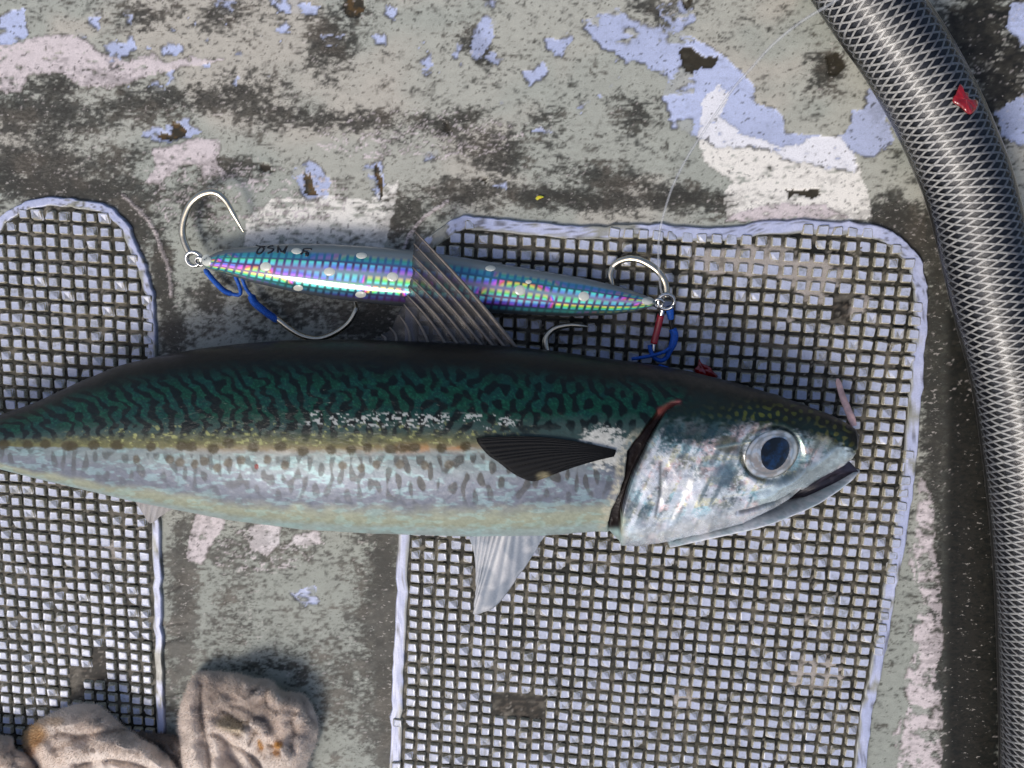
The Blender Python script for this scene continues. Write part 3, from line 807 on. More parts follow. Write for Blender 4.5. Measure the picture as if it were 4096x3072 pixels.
dkc = np.exp(-((FX - 2890) / 60) ** 2 - ((FY - 1905) / 60) ** 2)
ck = mix(ck, lin(96, 116, 128), sst(0.35, 0.75, dkc + 0.4 * (n_b - .5)) * 0.8)
ck = mix(ck, lin(206, 212, 218), sst(2040, 2110, FY + 0.13 * (FX - 2600)) * 0.7)
sn = sst(3190, 3280, FX) * sst(1850, 1760, FY)
ck = mix(ck, lin(120, 116, 84), sn * (0.45 + 0.5 * n_b))
mx = np.exp(-(pldist(FX, FY, [(3400, 1790), (3300, 1862), (3180, 1935), (3060, 1992)]) / 42) ** 2)
ck = mix(ck, lin(186, 200, 202), sst(0.3, 0.7, mx))
ck = ck * (0.82 + 0.46 * sst(0.25, 0.75, 0.6 * n_a + 0.4 * n_b))[..., None]
head = mix(hd_, ck, sst(0.82, 1.12, hs + 0.35 * (n_b - .5)))
head = mix(head, lin(70, 82, 74), np.exp(-((er - 1.12) / 0.10) ** 2) * 0.6)
c = mix(c, head, hx * upper + hx * (1 - upper))
for pts, wd in (([(3160, 1982), (3090, 2014), (3020, 2038), (2960, 2052)], 6), ([(2640, 1850), (2640, 1960), (2620, 2060)], 7)):
    c = mix(c, lin(52, 56, 58), np.exp(-(pldist(FX, FY, pts) / wd) ** 2) * 0.75)
c = mix(c, lin(150, 170, 168), np.exp(-(pldist(FX, FY, [(2860, 1790), (2960, 1772), (3000, 1765)]) / 5) ** 2) * 0.8)
# inside of the gill opening
c = mix(c, mix(np.broadcast_to(lin(18, 8, 9), FX.shape + (3,)), lin(110, 66, 62), sst(1680, 1612, FY)), sst(0.1, 0.5, slit))
gl = np.exp(-(pldist(FX, FY, [(2640, 1640), (2690, 1612), (2715, 1608)]) / 9) ** 2) * upper
c = mix(c, lin(156, 92, 90), gl * 0.7)
metal = np.clip(low * 0.28 * (1 - mk) + 0.0, 0, 1) * (1 - hx) + hx * 0.48 * sst(0.85, 1.15, hs)
metal = np.clip(metal * (1 - slit) * (1 - 0.8 * sc_), 0, 1)
rgh = np.clip(0.38 - 0.12 * hx * sst(.8, 1.1, hs) + 0.14 * (n_b - .5) + 0.25 * slit, 0.14, 0.8)

me = mesh_np("body", V.reshape(-1, 3), grid_faces(len(xs), len(ph), True))
set_col(me, c.reshape(-1, 3)); set_f(me, "met", metal); set_f(me, "rgh", rgh)
m_fish, nt, b = new_mat("mackerel skin")
a = N(nt, "ShaderNodeAttribute", attribute_name="Col")
nt.links.new(a.outputs[0], b.inputs["Base Color"])
for nm, s in (("met", "Metallic"), ("rgh", "Roughness")):
    q = N(nt, "ShaderNodeAttribute", attribute_name=nm); nt.links.new(q.outputs["Fac"], b.inputs[s])
b.inputs["Coat Weight"].default_value = 0.22; b.inputs["Coat Roughness"].default_value = 0.06; b.inputs["Specular IOR Level"].default_value = 0.2
b.inputs["Thin Film Thickness"].default_value = 0.0
tf = noise(nt, 120, 3, 0.6)
mr = N(nt, "ShaderNodeMapRange"); mr.inputs[1].default_value = 0.3; mr.inputs[2].default_value = 0.7; mr.inputs[3].default_value = 180; mr.inputs[4].default_value = 420
nt.links.new(tf.outputs[0], mr.inputs[0])
qm = N(nt, "ShaderNodeAttribute", attribute_name="met")
q1 = N(nt, "ShaderNodeMath", operation='GREATER_THAN'); q1.inputs[1].default_value = 0.40; nt.links.new(qm.outputs["Fac"], q1.inputs[0])
q2 = N(nt, "ShaderNodeMath", operation='MULTIPLY'); nt.links.new(mr.outputs[0], q2.inputs[0]); nt.links.new(q1.outputs[0], q2.inputs[1]); nt.links.new(q2.outputs[0], b.inputs["Thin Film Thickness"])
b.inputs["Thin Film IOR"].default_value = 1.38
nz = noise(nt, 1500, 4, 0.6)
bump(nt, nz.outputs[0], 0.25, 0.00015, b)
mpg = N(nt, "ShaderNodeMapping"); mpg.inputs["Scale"].default_value = (0.6, 1.0, 1.0); gpo = N(nt, "ShaderNodeNewGeometry"); nt.links.new(gpo.outputs["Position"], mpg.inputs["Vector"])
nw = noise(nt, 520, 4, 0.6, mpg.outputs[0])
bw = N(nt, "ShaderNodeBump"); bw.inputs["Strength"].default_value = 0.8; bw.inputs["Distance"].default_value = 0.0009
nt.links.new(nw.outputs[0], bw.inputs["Height"]); nt.links.new(bw.outputs[0], b.inputs["Coat Normal"])

fish = empty("mackerel", (float(cen[500, 0]), float(cen[500, 1]), 0.0018), "whole mackerel with green wavy-striped back and silver belly lying across the deck", "fish")
link("body", me, m_fish, fish)
UPV = V[:, :NU].reshape(-1, 3)
UPX = survey(UPV)

def skin_z(px, py):
    px = np.atleast_1d(np.asarray(px, float)); py = np.atleast_1d(np.asarray(py, float))
    out = []
    for x, y in zip(px.ravel(), py.ravel()):
        d = (UPX[:, 0] - x) ** 2 + (UPX[:, 1] - y) ** 2
        k = np.argpartition(d, 4)[:4]
        out.append(UPV[k, 2].mean())
    return np.array(out).reshape(px.shape)

# ---- eye: pale ring, dark blue pupil
_ex = np.array([3000, 3180, 3090, 3090, 3030, 3150, 3030, 3150, 3090], float); _ey = np.array([1816, 1816, 1740, 1890, 1760, 1760, 1870, 1870, 1816], float)
_ez = skin_z(_ex, _ey)
_pl = np.linalg.lstsq(np.column_stack([_ex - 3090, _ey - 1816, np.ones(9)]), _ez, rcond=None)[0]
def dome(cx, cy, ax, ay, ang, z0, rise, nr=14, na=48, egg=0.0, inner=0.0):
    c_, s_ = math.cos(R(ang)), math.sin(R(ang))
    rr_ = np.linspace(inner, 1, nr)[:, None]; aa = np.linspace(0, 2 * np.pi, na, endpoint=False)[None, :]
    u = rr_ * np.cos(aa) * ax * (1 + egg * np.sin(aa)); v = rr_ * np.sin(aa) * ay
    px = cx + u * c_ - v * s_; py = cy + u * s_ + v * c_
    z = z0 + _pl[0] * (px - 3090) + _pl[1] * (py - 1816) + rise * np.sqrt(np.maximum(0, 1 - (rr_ * 0.96) ** 2)) + 0 * aa
    return P(px, py, z).reshape(-1, 3), grid_faces(nr, na, True), rr_ + 0 * aa, px, py
ez = float(_pl[2])
v, f, rr_, px, py = dome(3087, 1816, 114, 90, -32, ez - 0.0002, 0.0020, 26, 72)
me = mesh_np("iris", v, f)
ring = rr_.ravel()
n_ = fbm(px / 18, py / 18, 501, 3).ravel()
ec = mix(np.broadcast_to(lin(236, 233, 226), (len(v), 3)), lin(216, 226, 232), sst(0.45, 0.6, n_))
ec = mix(ec, lin(170, 150, 128), sst(0.45, 0.62, fbm(px / 30, py / 30, 503, 3).ravel()) * 0.7)
ec = mix(ec, lin(150, 154, 152), sst(0.56, 0.70, fbm(px / 16, py / 22, 505, 3).ravel()) * 0.6)
ec = mix(ec, lin(140, 146, 140), np.exp(-((ring - 0.80) / 0.035) ** 2) * 0.6)
ec = mix(ec, lin(86, 96, 92), sst(0.93, 1.0, ring))
set_col(me, ec)
m_eye = attr_mat("eye ring", rough=0.2, grain=0.15, metal=0.55, coat=0.8, bump_s=0.12)
iris = link("eye", me, m_eye, fish)
v, f, rr_, px, py = dome(3098, 1812, 69, 54, -60, ez + 0.0014, 0.0007, 12, 48, egg=0.12)
v = v.reshape(-1, 3); 
m_pupil, nt, b = new_mat("pupil")
n1 = noise(nt, 350, 3)
rp_ = ramp(nt, n1.outputs[0], [(0.42, tuple(lin(5, 9, 14))), (0.68, tuple(lin(16, 46, 80)))])
nt.links.new(rp_.outputs[0], b.inputs["Base Color"]); b.inputs["Roughness"].default_value = 0.16; b.inputs["Coat Weight"].default_value = 0.6
link("pupil", mesh_np("pupil", v, f), m_pupil, iris)

# ---- lower jaw and mouth lining
jt = np.array([(2660, 2120), (2800, 2085), (2960, 2052), (3060, 2034), (3180, 2001), (3260, 1970), (3340, 1931), (3400, 1892), (3428, 1871), (3437, 1878)], float)
jb = np.array([(2660, 2142), (2800, 2120), (2960, 2090), (3060, 2066), (3180, 2026), (3260, 1994), (3340, 1952), (3400, 1915), (3428, 1896), (3437, 1886)], float)
jx = np.linspace(2660, 3437, 120)
jy1 = smooth1(np.interp(jx, jt[:, 0], jt[:, 1]), 9); jy2 = smooth1(np.interp(jx, jb[:, 0], jb[:, 1]), 9)
jz = np.interp(jx, [2660, 3000, 3300, 3437], [0.0150, 0.0155, 0.0150, 0.0140]); jw = np.interp(jx, [2660, 3000, 3250, 3400, 3437], [0.013, 0.0112, 0.0070, 0.0032, 0.0006])
JA, JB = P(jx, jy1, jz), P(jx, jy2, jz)
pa = np.linspace(0, 2 * np.pi, 36, endpoint=False)
jv = ((JA + JB) / 2)[:, None] + ((JA - JB) / 2)[:, None] * np.cos(pa)[None, :, None]
jv[..., 2] += jw[:, None] * np.sin(pa)[None, :]
me = mesh_np("lower_jaw", jv.reshape(-1, 3), grid_faces(len(jx), 36, True))
js = survey(jv); n_ = fbm(js[..., 0] / 30, js[..., 1] / 14, 511, 3)
jc = mix(np.broadcast_to(lin(236, 238, 240), js.shape[:2] + (3,)), lin(206, 218, 220), sst(0.45, 0.62, n_))
jc = mix(jc, lin(186, 190, 192), sst(0.5, 0.66, fbm(js[..., 0] / 14, js[..., 1] / 8, 513, 3)) * 0.5)
jc = mix(jc, lin(70, 70, 66), sst(3405, 3437, js[..., 0]) * 0.5)
set_col(me, jc.reshape(-1, 3))
link("lower_jaw", me, attr_mat("jaw skin", rough=0.3, grain=0.12, metal=0.1, coat=0.4, bump_s=0.15), fish)
lt = P(*np.array([(3150, 1990), (3240, 1934), (3320, 1884), (3385, 1835), (3412, 1862), (3424, 1880), (3340, 1934), (3240, 1974)], float).T, 0.0135)
lo_ = lt.copy(); lo_[:, 2] -= 0.006
hi_ = lt.copy(); hi_[:, 2] += 0.002
cc_ = lt.mean(0)
rings = [cc_ + (hi_ - cc_) * 0.02, hi_, lo_, cc_ + (lo_ - cc_) * 0.02]
link("mouth_lining", mesh_np("mouth_lining", np.vstack(rings), grid_faces(4, 8, True)), plain_mat("mouth lining", lin(48, 42, 52), 0.3, var=0.5, scale=400, coat=0.3), fish)

# ---- fins
def fin(name, base, edge, nray, zb, ze, mat, nb=26, per=6, ridge=0.00018, colf=None, bow=0.0, seed=0, tatter=6):
    bp = smooth_pts(base, 12); ep = smooth_pts(edge, 12)
    n = nray * per + 1
    t = np.linspace(0, 1, n)
    def at(q, t):
        s = np.linspace(0, 1, len(q)); return np.stack([np.interp(t, s, q[:, 0]), np.interp(t, s, q[:, 1])], -1)
    b_, e_ = at(bp, t), at(ep, t)
    w_ = np.linspace(0, 1, nb)[:, None]
    e_ = e_ + (fbm(t * nray * 1.5, t * 0, seed, 3) - .5)[:, None] * tatter
    px = b_[None, :, 0] * (1 - w_) + e_[None, :, 0] * w_; py = b_[None, :, 1] * (1 - w_) + e_[None, :, 1] * w_
    px = px + bow * np.sin(np.pi * w_) * 1.0
    zb_ = np.interp(t, np.linspace(0, 1, len(zb)), zb)[None]; ze_ = np.interp(t, np.linspace(0, 1, len(ze)), ze)[None]
    z = zb_ * (1 - w_) + ze_ * w_ + ridge * np.cos(2 * np.pi * t * nray)[None] + 0.0006 * (fbm(px / 60, py / 60, seed + 3, 2) - .5)
    v = P(px, py, z)
    me = mesh_np(name, v.reshape(-1, 3), grid_faces(nb, n))
    if colf: set_col(me, colf(px, py, w_ + 0 * px, (t * nray)[None] + 0 * px).reshape(-1, 3))
    o = link(name, me, mat, fish)
    md = o.modifiers.new("thickness", 'SOLIDIFY'); md.thickness = 0.00025; md.offset = 0
    return o

def fin_mat(name, alpha, rough=0.35, grain=0.3, scale=1600):
    m = attr_mat(name, rough=rough, grain=grain, grain_scale=scale, coat=0.3, bump_s=0.2)
    b = m.node_tree.nodes["Principled BSDF"]
    b.inputs["Alpha"].default_value = alpha
    b.inputs["Subsurface Weight"].default_value = 0.0
    return m

def col_pect(px, py, w, r):
    n = fbm(px / 60, py / 30, 521, 3)
    c_ = mix(np.broadcast_to(lin(11, 12, 14), px.shape + (3,)), lin(19, 21, 24), 0.5 + 0.5 * np.cos(2 * np.pi * r))
    return mix(c_, lin(150, 142, 112), sst(0.66, 0.95, n * 0.6 + 0.6 * sst(1845, 1915, py) * sst(2080, 2180, px)))
pb = [(2464, 1800), (2462, 1812), (2456, 1826)]
zf = [float(q) + 0.0012 for q in skin_z([2464, 2462, 2456], [1800, 1812, 1826])]
pe_ = [(1905, 1752), (1912, 1772), (1950, 1818), (1995, 1850), (2060, 1898), (2130, 1925), (2190, 1905), (2262, 1868)]
ze_ = [float(q) + 0.0014 for q in skin_z([p_[0] for p_ in pe_], [p_[1] for p_ in pe_])]
# the pectoral fin hugs the flank: follow the skin row by row
bp = smooth_pts(pb, 12); ep = smooth_pts(pe_, 12)
n = 17 * 6 + 1; t = np.linspace(0, 1, n); nb = 30; w_ = np.linspace(0, 1, nb)[:, None]
s1_ = np.linspace(0, 1, len(bp)); s2_ = np.linspace(0, 1, len(ep))
bq = np.stack([np.interp(t, s1_, bp[:, 0]), np.interp(t, s1_, bp[:, 1])], -1); eq = np.stack([np.interp(t, s2_, ep[:, 0]), np.interp(t, s2_, ep[:, 1])], -1)
px = bq[None, :, 0] * (1 - w_) + eq[None, :, 0] * w_; py = bq[None, :, 1] * (1 - w_) + eq[None, :, 1] * w_
py = py - 26 * np.sin(np.pi * w_) * (1 - t)[None]
sub = skin_z(px[::3, ::6], py[::3, ::6])
zz = np.array([np.interp(np.arange(n), np.arange(0, n, 6), row) for row in sub])
zz = np.array([np.interp(np.arange(nb), np.arange(0, nb, 3), zz[:, k]) for k in range(n)]).T
zz = zz + 0.0006 + 0.0002 * w_ + 0.00006 * np.cos(2 * np.pi * t * 17)[None]
me = mesh_np("pectoral_fin", P(px, py, zz).reshape(-1, 3), grid_faces(nb, n))
set_col(me, col_pect(px, py, w_ + 0 * px, (t * 17)[None] + 0 * px).reshape(-1, 3))
o = link("pectoral_fin", me, fin_mat("dark fin", 0.96, 0.6), fish)
_b = o.data.materials[0].node_tree.nodes["Principled BSDF"]; _b.inputs["Coat Weight"].default_value = 0.0; _b.inputs["Specular IOR Level"].default_value = 0.15
md = o.modifiers.new("thickness", 'SOLIDIFY'); md.thickness = 0.00010; md.offset = 0

def col_dorsal(px, py, w, r):
    n = fbm(px / 40, py / 40, 531, 3)
    c_ = mix(np.broadcast_to(lin(46, 46, 47), px.shape + (3,)), lin(70, 66, 61), sst(0.4, 0.6, n))
    return mix(c_, lin(36, 36, 38), sst(0.55, 1.0, w) * 0.4)
d_base = [(1490, 1372), (1560, 1374), (1650, 1378), (1769, 1384), (1850, 1388), (1928, 1392), (2000, 1397), (2072, 1402)]
d_edge = [(1498, 1352), (1542, 1326), (1601, 1253), (1624, 1189), (1638, 1135), (1650, 1075), (1652, 1000), (1662, 927)]
zbk = [0.0200] * 8; zed = [0.0195, 0.019, 0.0185, 0.0182, 0.018, 0.0178, 0.0176, 0.0172]
dors = fin("dorsal_fin", d_base, d_edge, 11, zbk, zed, fin_mat("translucent fin web", 0.48, 0.3), colf=col_dorsal, bow=14, ridge=0.0001, seed=541, tatter=26)
bp = smooth_pts(d_base, 12); ep = smooth_pts(d_edge, 12)
m_spine = plain_mat("fin spine", lin(106, 98, 90), 0.35, var=0.3, scale=500, coat=0.2)
for i in range(11):
    t = (i + 1) / 11.0
    s_ = np.linspace(0, 1, len(bp))
    b_ = np.array([np.interp(t, s_, bp[:, 0]), np.interp(t, s_, bp[:, 1])]); e_ = np.array([np.interp(t, s_, ep[:, 0]), np.interp(t, s_, ep[:, 1])])
    w_ = np.linspace(0, 1, 20)
    px = b_[0] * (1 - w_) + e_[0] * w_ + 14 * np.sin(np.pi * w_); py = b_[1] * (1 - w_) + e_[1] * w_
    z = np.interp(t, np.linspace(0, 1, 8), zbk) * (1 - w_) + np.interp(t, np.linspace(0, 1, 8), zed) * w_ + 0.0002
    v, f = tube(P(px, py, z), np.interp(w_, [0, 1], [0.00058, 0.00022]) * (1.25 if i == 10 else 1), 8)
    o = link("spine", mesh_np("spine", v, f), m_spine, dors)

def col_pelv(px, py, w, r):
    n = fbm(px / 50, py / 50, 551, 3)
    c_ = mix(np.broadcast_to(lin(160, 166, 174), px.shape + (3,)), lin(188, 190, 194), 0.5 + 0.5 * np.cos(2 * np.pi * r))
    c_ = mix(c_, lin(120, 132, 146), sst(0.42, 0.6, n) * 0.7)
    return mix(c_, lin(90, 94, 100), sst(0.3, 0.0, w) * sst(2050, 1900, px) * 0.8)
fin("pelvic_fin", [(1885, 2112), (1960, 2116), (2050, 2118), (2176, 2114)], [(1880, 2150), (1899, 2240), (1903, 2330), (1900, 2400), (1897, 2458), (1975, 2428), (2060, 2327), (2132, 2212), (2182, 2136)], 12,
    [0.014, 0.014, 0.0135, 0.013], [0.012, 0.008, 0.0055, 0.0045, 0.004, 0.0045, 0.006, 0.009, 0.012], fin_mat("pale fin", 0.95), colf=col_pelv, seed=561, tatter=12)
def col_anal(px, py, w, r):
    return np.broadcast_to(lin(176, 172, 170), px.shape + (3,)) * (0.9 + 0.1 * np.cos(2 * np.pi * r))[..., None]
fin("anal_fin", [(530, 1985), (590, 1996), (650, 2008), (705, 2018)], [(540, 2004), (570, 2050), (601, 2092), (648, 2060), (702, 2030)], 7, [0.013] * 4, [0.012, 0.009, 0.007, 0.009, 0.012], fin_mat("thin pale fin", 0.7), colf=col_anal, seed=571)
def col_tail(px, py, w, r):
    return np.broadcast_to(lin(58, 62, 54), px.shape + (3,)) * (0.85 + 0.15 * np.cos(2 * np.pi * r))[..., None]
fin("tail_fin", [(-395, 1755), (-400, 1780), (-400, 1810), (-395, 1835)], [(-860, 1430), (-720, 1600), (-560, 1795), (-720, 2000), (-860, 2160)], 14, [0.0145] * 4, [0.008, 0.011, 0.013, 0.011, 0.008], fin_mat("tail fin web", 0.97), colf=col_tail, seed=581)

# ================================================================== METAL JIG
jt_ = np.array([(806, 1046), (822, 1033), (860, 1012), (910, 996), (1040, 981), (1170, 974), (1326, 976), (1482, 986), (1638, 999), (1826, 1025), (1995, 1053), (2165, 1082), (2334, 1111), (2476, 1145), (2560, 1172), (2600, 1190), (2622, 1206)], float)
jb_ = np.array([(806, 1054), (820, 1070), (860, 1084), (910, 1098), (1014, 1130), (1170, 1167), (1326, 1194), (1482, 1214), (1638, 1228), (1826, 1243), (2007, 1254), (2165, 1261), (2300, 1265), (2447, 1260), (2540, 1247), (2600, 1229), (2622, 1216)], float)
NJ = 900
jx = 806 + 1816 * (0.5 - 0.5 * np.cos(np.pi * np.linspace(0, 1, NJ) * 0.999 + 0.0005)) * 0.35 + 1816 * np.linspace(0, 1, NJ) * 0.65
y1 = np.interp(jx, jt_[:, 0], jt_[:, 1]); y2 = np.interp(jx, jb_[:, 0], jb_[:, 1])
y1[8:-8] = smooth1(y1, 31)[8:-8]; y2[8:-8] = smooth1(y2, 31)[8:-8]
hgt_j = 0.0054 * np.sqrt(np.clip((y2 - y1) / 225, 0, 1))
JZ = 0.0082
A3 = P(jx, y1, JZ); B3 = P(jx, y2, JZ)
NA, NB = 110, 24
pa = np.concatenate([np.linspace(0, np.pi, NA, endpoint=False), np.linspace(np.pi, 2 * np.pi, NB, endpoint=False)])
jv = ((A3 + B3) / 2)[:, None] + ((A3 - B3) / 2)[:, None] * (np.sign(np.cos(pa)) * np.abs(np.cos(pa)) ** 0.95)[None, :, None]
sn_ = np.sin(pa); jv[..., 2] += hgt_j[:, None] * (np.sign(sn_) * np.abs(sn_) ** 1.05)[None, :]
s_ = survey(jv); JX, JY = s_[..., 0], s_[..., 1]
Wd = -np.cos(pa)[None, :] + 0 * JX            # -1 upper edge .. +1 lower edge
# embossed holographic scale foil: rows of little cells, each row's diffraction colours painted into the base colour
def hsv(h, s, v):
    h = np.mod(h, 1) * 6
    r = np.clip(np.abs(h - 3) - 1, 0, 1); g_ = np.clip(2 - np.abs(h - 2), 0, 1); b_ = np.clip(2 - np.abs(h - 4), 0, 1)
    return (np.stack([r, g_, b_], -1) * s[..., None] + (1 - s[..., None])) * v[..., None]
L = np.clip((JX - 806) / 1816, 0, 1)
Wc = Wd + 0.10 * np.sin(L * 3.0)
rowh = 0.34
row = np.floor((Wc + 1) / rowh); fr = (Wc + 1) / rowh - row
cell = (JX / 30.5 + 0.30 * row + 0.25 * fr); fc = cell - np.floor(cell)
cm = sst(0.08, 0.30, fc) * sst(0.94, 0.72, fc) * sst(0.02, 0.22, fr) * sst(1.0, 0.72, fr)
rh = _hash(row, row * 0 + 3, 77)
bright = np.array([0.10, 0.95, 0.75, 1.0, 0.9, 0.15, 0.05, 0.05, 0.05, 0.05, 0.05, 0.05])[np.clip(row.astype(int), 0, 11)]
bright = bright * (0.75 + 0.5 * vnoise(JX / 160, row * 5.1, 601))
h0 = 0.42 + 0.25 * fr + 0.13 * np.sin(L * 5.0 + row * 2.3 + 0.6) + 0.12 * (vnoise(JX / 70, row * 3.3, 603) - .5)
rb = sst(0.50, 0.62, vnoise(JX / 260, row * 9.3, 611))
h0 = h0 * (1 - rb) + (0.98 + 0.62 * fr) * rb - rb * 0.98 * 0 - np.where(rb > 0.5, 0.98, 0)
cellc = hsv(h0, np.full(JX.shape, 0.84), np.clip(0.55 + 0.75 * bright, 0, 1))
hb = 0.60 + 0.14 * np.sin(L * 9 + Wd * 5) + 0.06 * vnoise(JX / 60, Wd * 9, 605)
ground = hsv(hb, np.full(JX.shape, 0.72), 0.07 + 0.16 * vnoise(JX / 120, Wd * 4, 607))
jc = mix(ground, cellc, cm * sst(0.05, 0.3, bright) * (0.55 + 0.45 * vnoise(JX / 45, row * 7.7, 609)))
mid = np.exp(-((Wc - 0.02) / 0.13) ** 2) * sst(0.10, 0.25, L)
jc = mix(jc, hsv(0.66 + 0.12 * np.sin(L * 14), np.full(JX.shape, 0.45), np.full(JX.shape, 0.55)), mid * 0.65)
jc = mix(jc, lin(40, 104, 142), sst(-0.34, -0.46, Wd) * 0.80)
jc = mix(jc, lin(112, 122, 124), sst(-0.58, -0.74, Wd) * 0.94)
jc = mix(jc, lin(70, 78, 80), sst(0.74, 0.86, Wd) * 0.92)
jc = mix(jc, lin(110, 116, 116), sst(0.035, 0.0, L)); jc = mix(jc, lin(96, 106, 110), sst(0.975, 1.0, L) * 0.8)
jc = np.where((np.sin(pa) < -0.05)[None, :, None], lin(150, 156, 158), jc)
jig = empty("fishing_jig", P(1700, 1110, 0.002), "long metal fishing jig with rainbow holographic scales and pale dots, above the mackerel", "fishing lure")
cap0 = np.repeat(((A3 + B3) / 2)[:1, None], NA + NB, 1); cap1 = np.repeat(((A3 + B3) / 2)[-1:, None], NA + NB, 1)
jvv = np.concatenate([cap0, jv, cap1], 0); jcc = np.concatenate([jc[:1], jc, jc[-1:]], 0)
emb = np.concatenate([cm[:1], cm, cm[-1:]], 0)
me = mesh_np("body", jvv.reshape(-1, 3), grid_faces(len(jvv), NA + NB, True))
set_col(me, jcc.reshape(-1, 3))
m_jig, nt, b = new_mat("holographic foil under clear coat")
a = N(nt, "ShaderNodeAttribute", attribute_name="Col"); nt.links.new(a.outputs[0], b.inputs["Base Color"])
b.inputs["Metallic"].default_value = 0.12; b.inputs["Roughness"].default_value = 0.35; b.inputs["Specular IOR Level"].default_value = 0.1
b.inputs["Coat Weight"].default_value = 1.0; b.inputs["Coat Roughness"].default_value = 0.05
link("body", me, m_jig, jig)
UJ = jv[:, :NA].reshape(-1, 3); UJX = survey(UJ)
def jig_z(px, py):
    d = (UJX[:, 0] - px) ** 2 + (UJX[:, 1] - py) ** 2
    return float(UJ[np.argpartition(d, 3)[:3], 2].mean())
m_dot = plain_mat("glow paint", lin(198, 202, 192), 0.35, var=0.06, scale=900, coat=0.6)
for cx, cy, rx, ry in ((1186, 1004, 23, 14), (1063, 1067, 25, 21), (1318, 1087, 25, 19), (1193, 1152, 22, 14), (1446, 1022, 24, 14), (1570, 1108, 25, 21), (1443, 1178, 24, 15), (826, 1044, 22, 26), (1962, 1073, 23, 13), (2080, 1161, 24, 23), (2335, 1186, 24, 22), (2590, 1204, 26, 18), (2114, 1127, 14, 9)):
    rr_ = np.linspace(0.02, 1, 5)[:, None]; aa = np.linspace(0, 2 * np.pi, 20, endpoint=False)[None]
    px = cx + rx * rr_ * np.cos(aa); py = cy + ry * rr_ * np.sin(aa)
    z = np.array([[jig_z(x, y) for x, y in zip(r1, r2)] for r1, r2 in zip(px, py)]) + np.array([.00022, .00022, .00020, .00014, -.0001])[:, None]
    link("dot", mesh_np("dot", P(px, py, z).reshape(-1, 3), grid_faces(5, 20, True)), m_dot, jig)
m_ink = plain_mat("black print", lin(14, 20, 28), 0.4, var=0.2, scale=900)
zk = 400 / 2212.0
strokes = [[(350, 175), (450, 205), (560, 208)], [(455, 215), (400, 275), (372, 335), (410, 368), (470, 340), (515, 290), (520, 235), (470, 225)], [(740, 190), (650, 200), (625, 235), (735, 262), (700, 315), (610, 358)],
           [(838, 182), (835, 340)], [(838, 200), (935, 325), (1040, 190)], [(1040, 190), (975, 358)], [(1590, 262), (1415, 262), (1400, 320), (1340, 378)], [(1400, 322), (1480, 322), (1450, 370)], [(1505, 330), (1500, 400), (1440, 400)]]
inkp = []
for st in strokes:
    q = smooth_pts(np.array(st, float), 6) * zk + np.array([960, 950])
    z = np.array([jig_z(x, y) for x, y in q]) + 0.00006
    inkp.append(tube(P(q[:, 0], q[:, 1], z), 0.00034, 6, flat=0.35))
v, f = join(inkp)
link("lettering", mesh_np("lettering", v, f), m_ink, jig)

m_steel = plain_mat("hook steel", lin(196, 190, 172), 0.24, metal=1.0, var=0.12, scale=700, bump_s=0.1)
m_ring = plain_mat("ring steel", lin(206, 206, 204), 0.18, metal=1.0, var=0.1, scale=700, bump_s=0.05)
m_cord = plain_mat("blue braid", lin(10, 84, 178), 0.6, var=0.35, scale=1500, bump_s=0.6, bump_d=0.0003)
m_red = plain_mat("red shrink tube", lin(168, 14, 36), 0.3, var=0.25, scale=500, coat=0.4)
m_black = plain_mat("black thread", lin(14, 14, 16), 0.5, var=0.3, scale=900)

def wire(pts, r, z, per=8, sides=10, taper=None, flat=1.0):
    q = smooth_pts(pts, per)
    zz = np.interp(np.linspace(0, 1, len(q)), np.linspace(0, 1, len(z)), z)
    rr_ = np.full(len(q), r) if taper is None else r * np.interp(np.linspace(0, 1, len(q)), *taper)
    return tube(P(q[:, 0], q[:, 1], zz), rr_, sides, flat)

def wrap(pts, r, z, turns):
    """whipped cord: a tube with thread ridges round it"""
    q = smooth_pts(pts, 40)
    zz = np.interp(np.linspace(0, 1, len(q)), np.linspace(0, 1, len(z)), z)
    t = np.linspace(0, 1, len(q))
    return tube(P(q[:, 0], q[:, 1], zz), r * (1 + 0.09 * np.cos(2 * np.pi * turns * t)) * np.interp(t, [0, .06, .94, 1], [.6, 1, 1, .6]), 14)

def torus(c, rad, wr, z, tilt=0.0, turns=1.0, na=40):
    a_ = np.linspace(0, 2 * np.pi * turns, int(na * turns))
    cp_ = P(c[0], c[1], z)
    e = rad * 0.0000879
    p = np.stack([cp_[0] + e * np.cos(a_), cp_[1] + e * np.sin(a_) * math.cos(tilt), cp_[2] + e * np.sin(a_) * math.sin(tilt) + wr * 1.8 * (a_ / (2 * np.pi) - turns / 2) * (turns > 1)], -1)
    return tube(p, wr, 8)

# rings at both ends belong to the jig
link("eye_loop", mesh_np("eye_loop", *torus((800, 1046), 17, 0.0005, 0.0080, 0.5)), m_ring, jig)
link("eye_loop", mesh_np("eye_loop", *torus((2634, 1212), 17, 0.0005, 0.0080, 0.5)), m_ring, jig)
link("split_ring", mesh_np("split_ring", *torus((776, 1036), 28, 0.0006, 0.0072, 0.25, 1.9)), m_ring, jig)
link("split_ring", mesh_np("split_ring", *torus((2664, 1206), 30, 0.0006, 0.0072, 0.3, 1.9)), m_ring, jig)

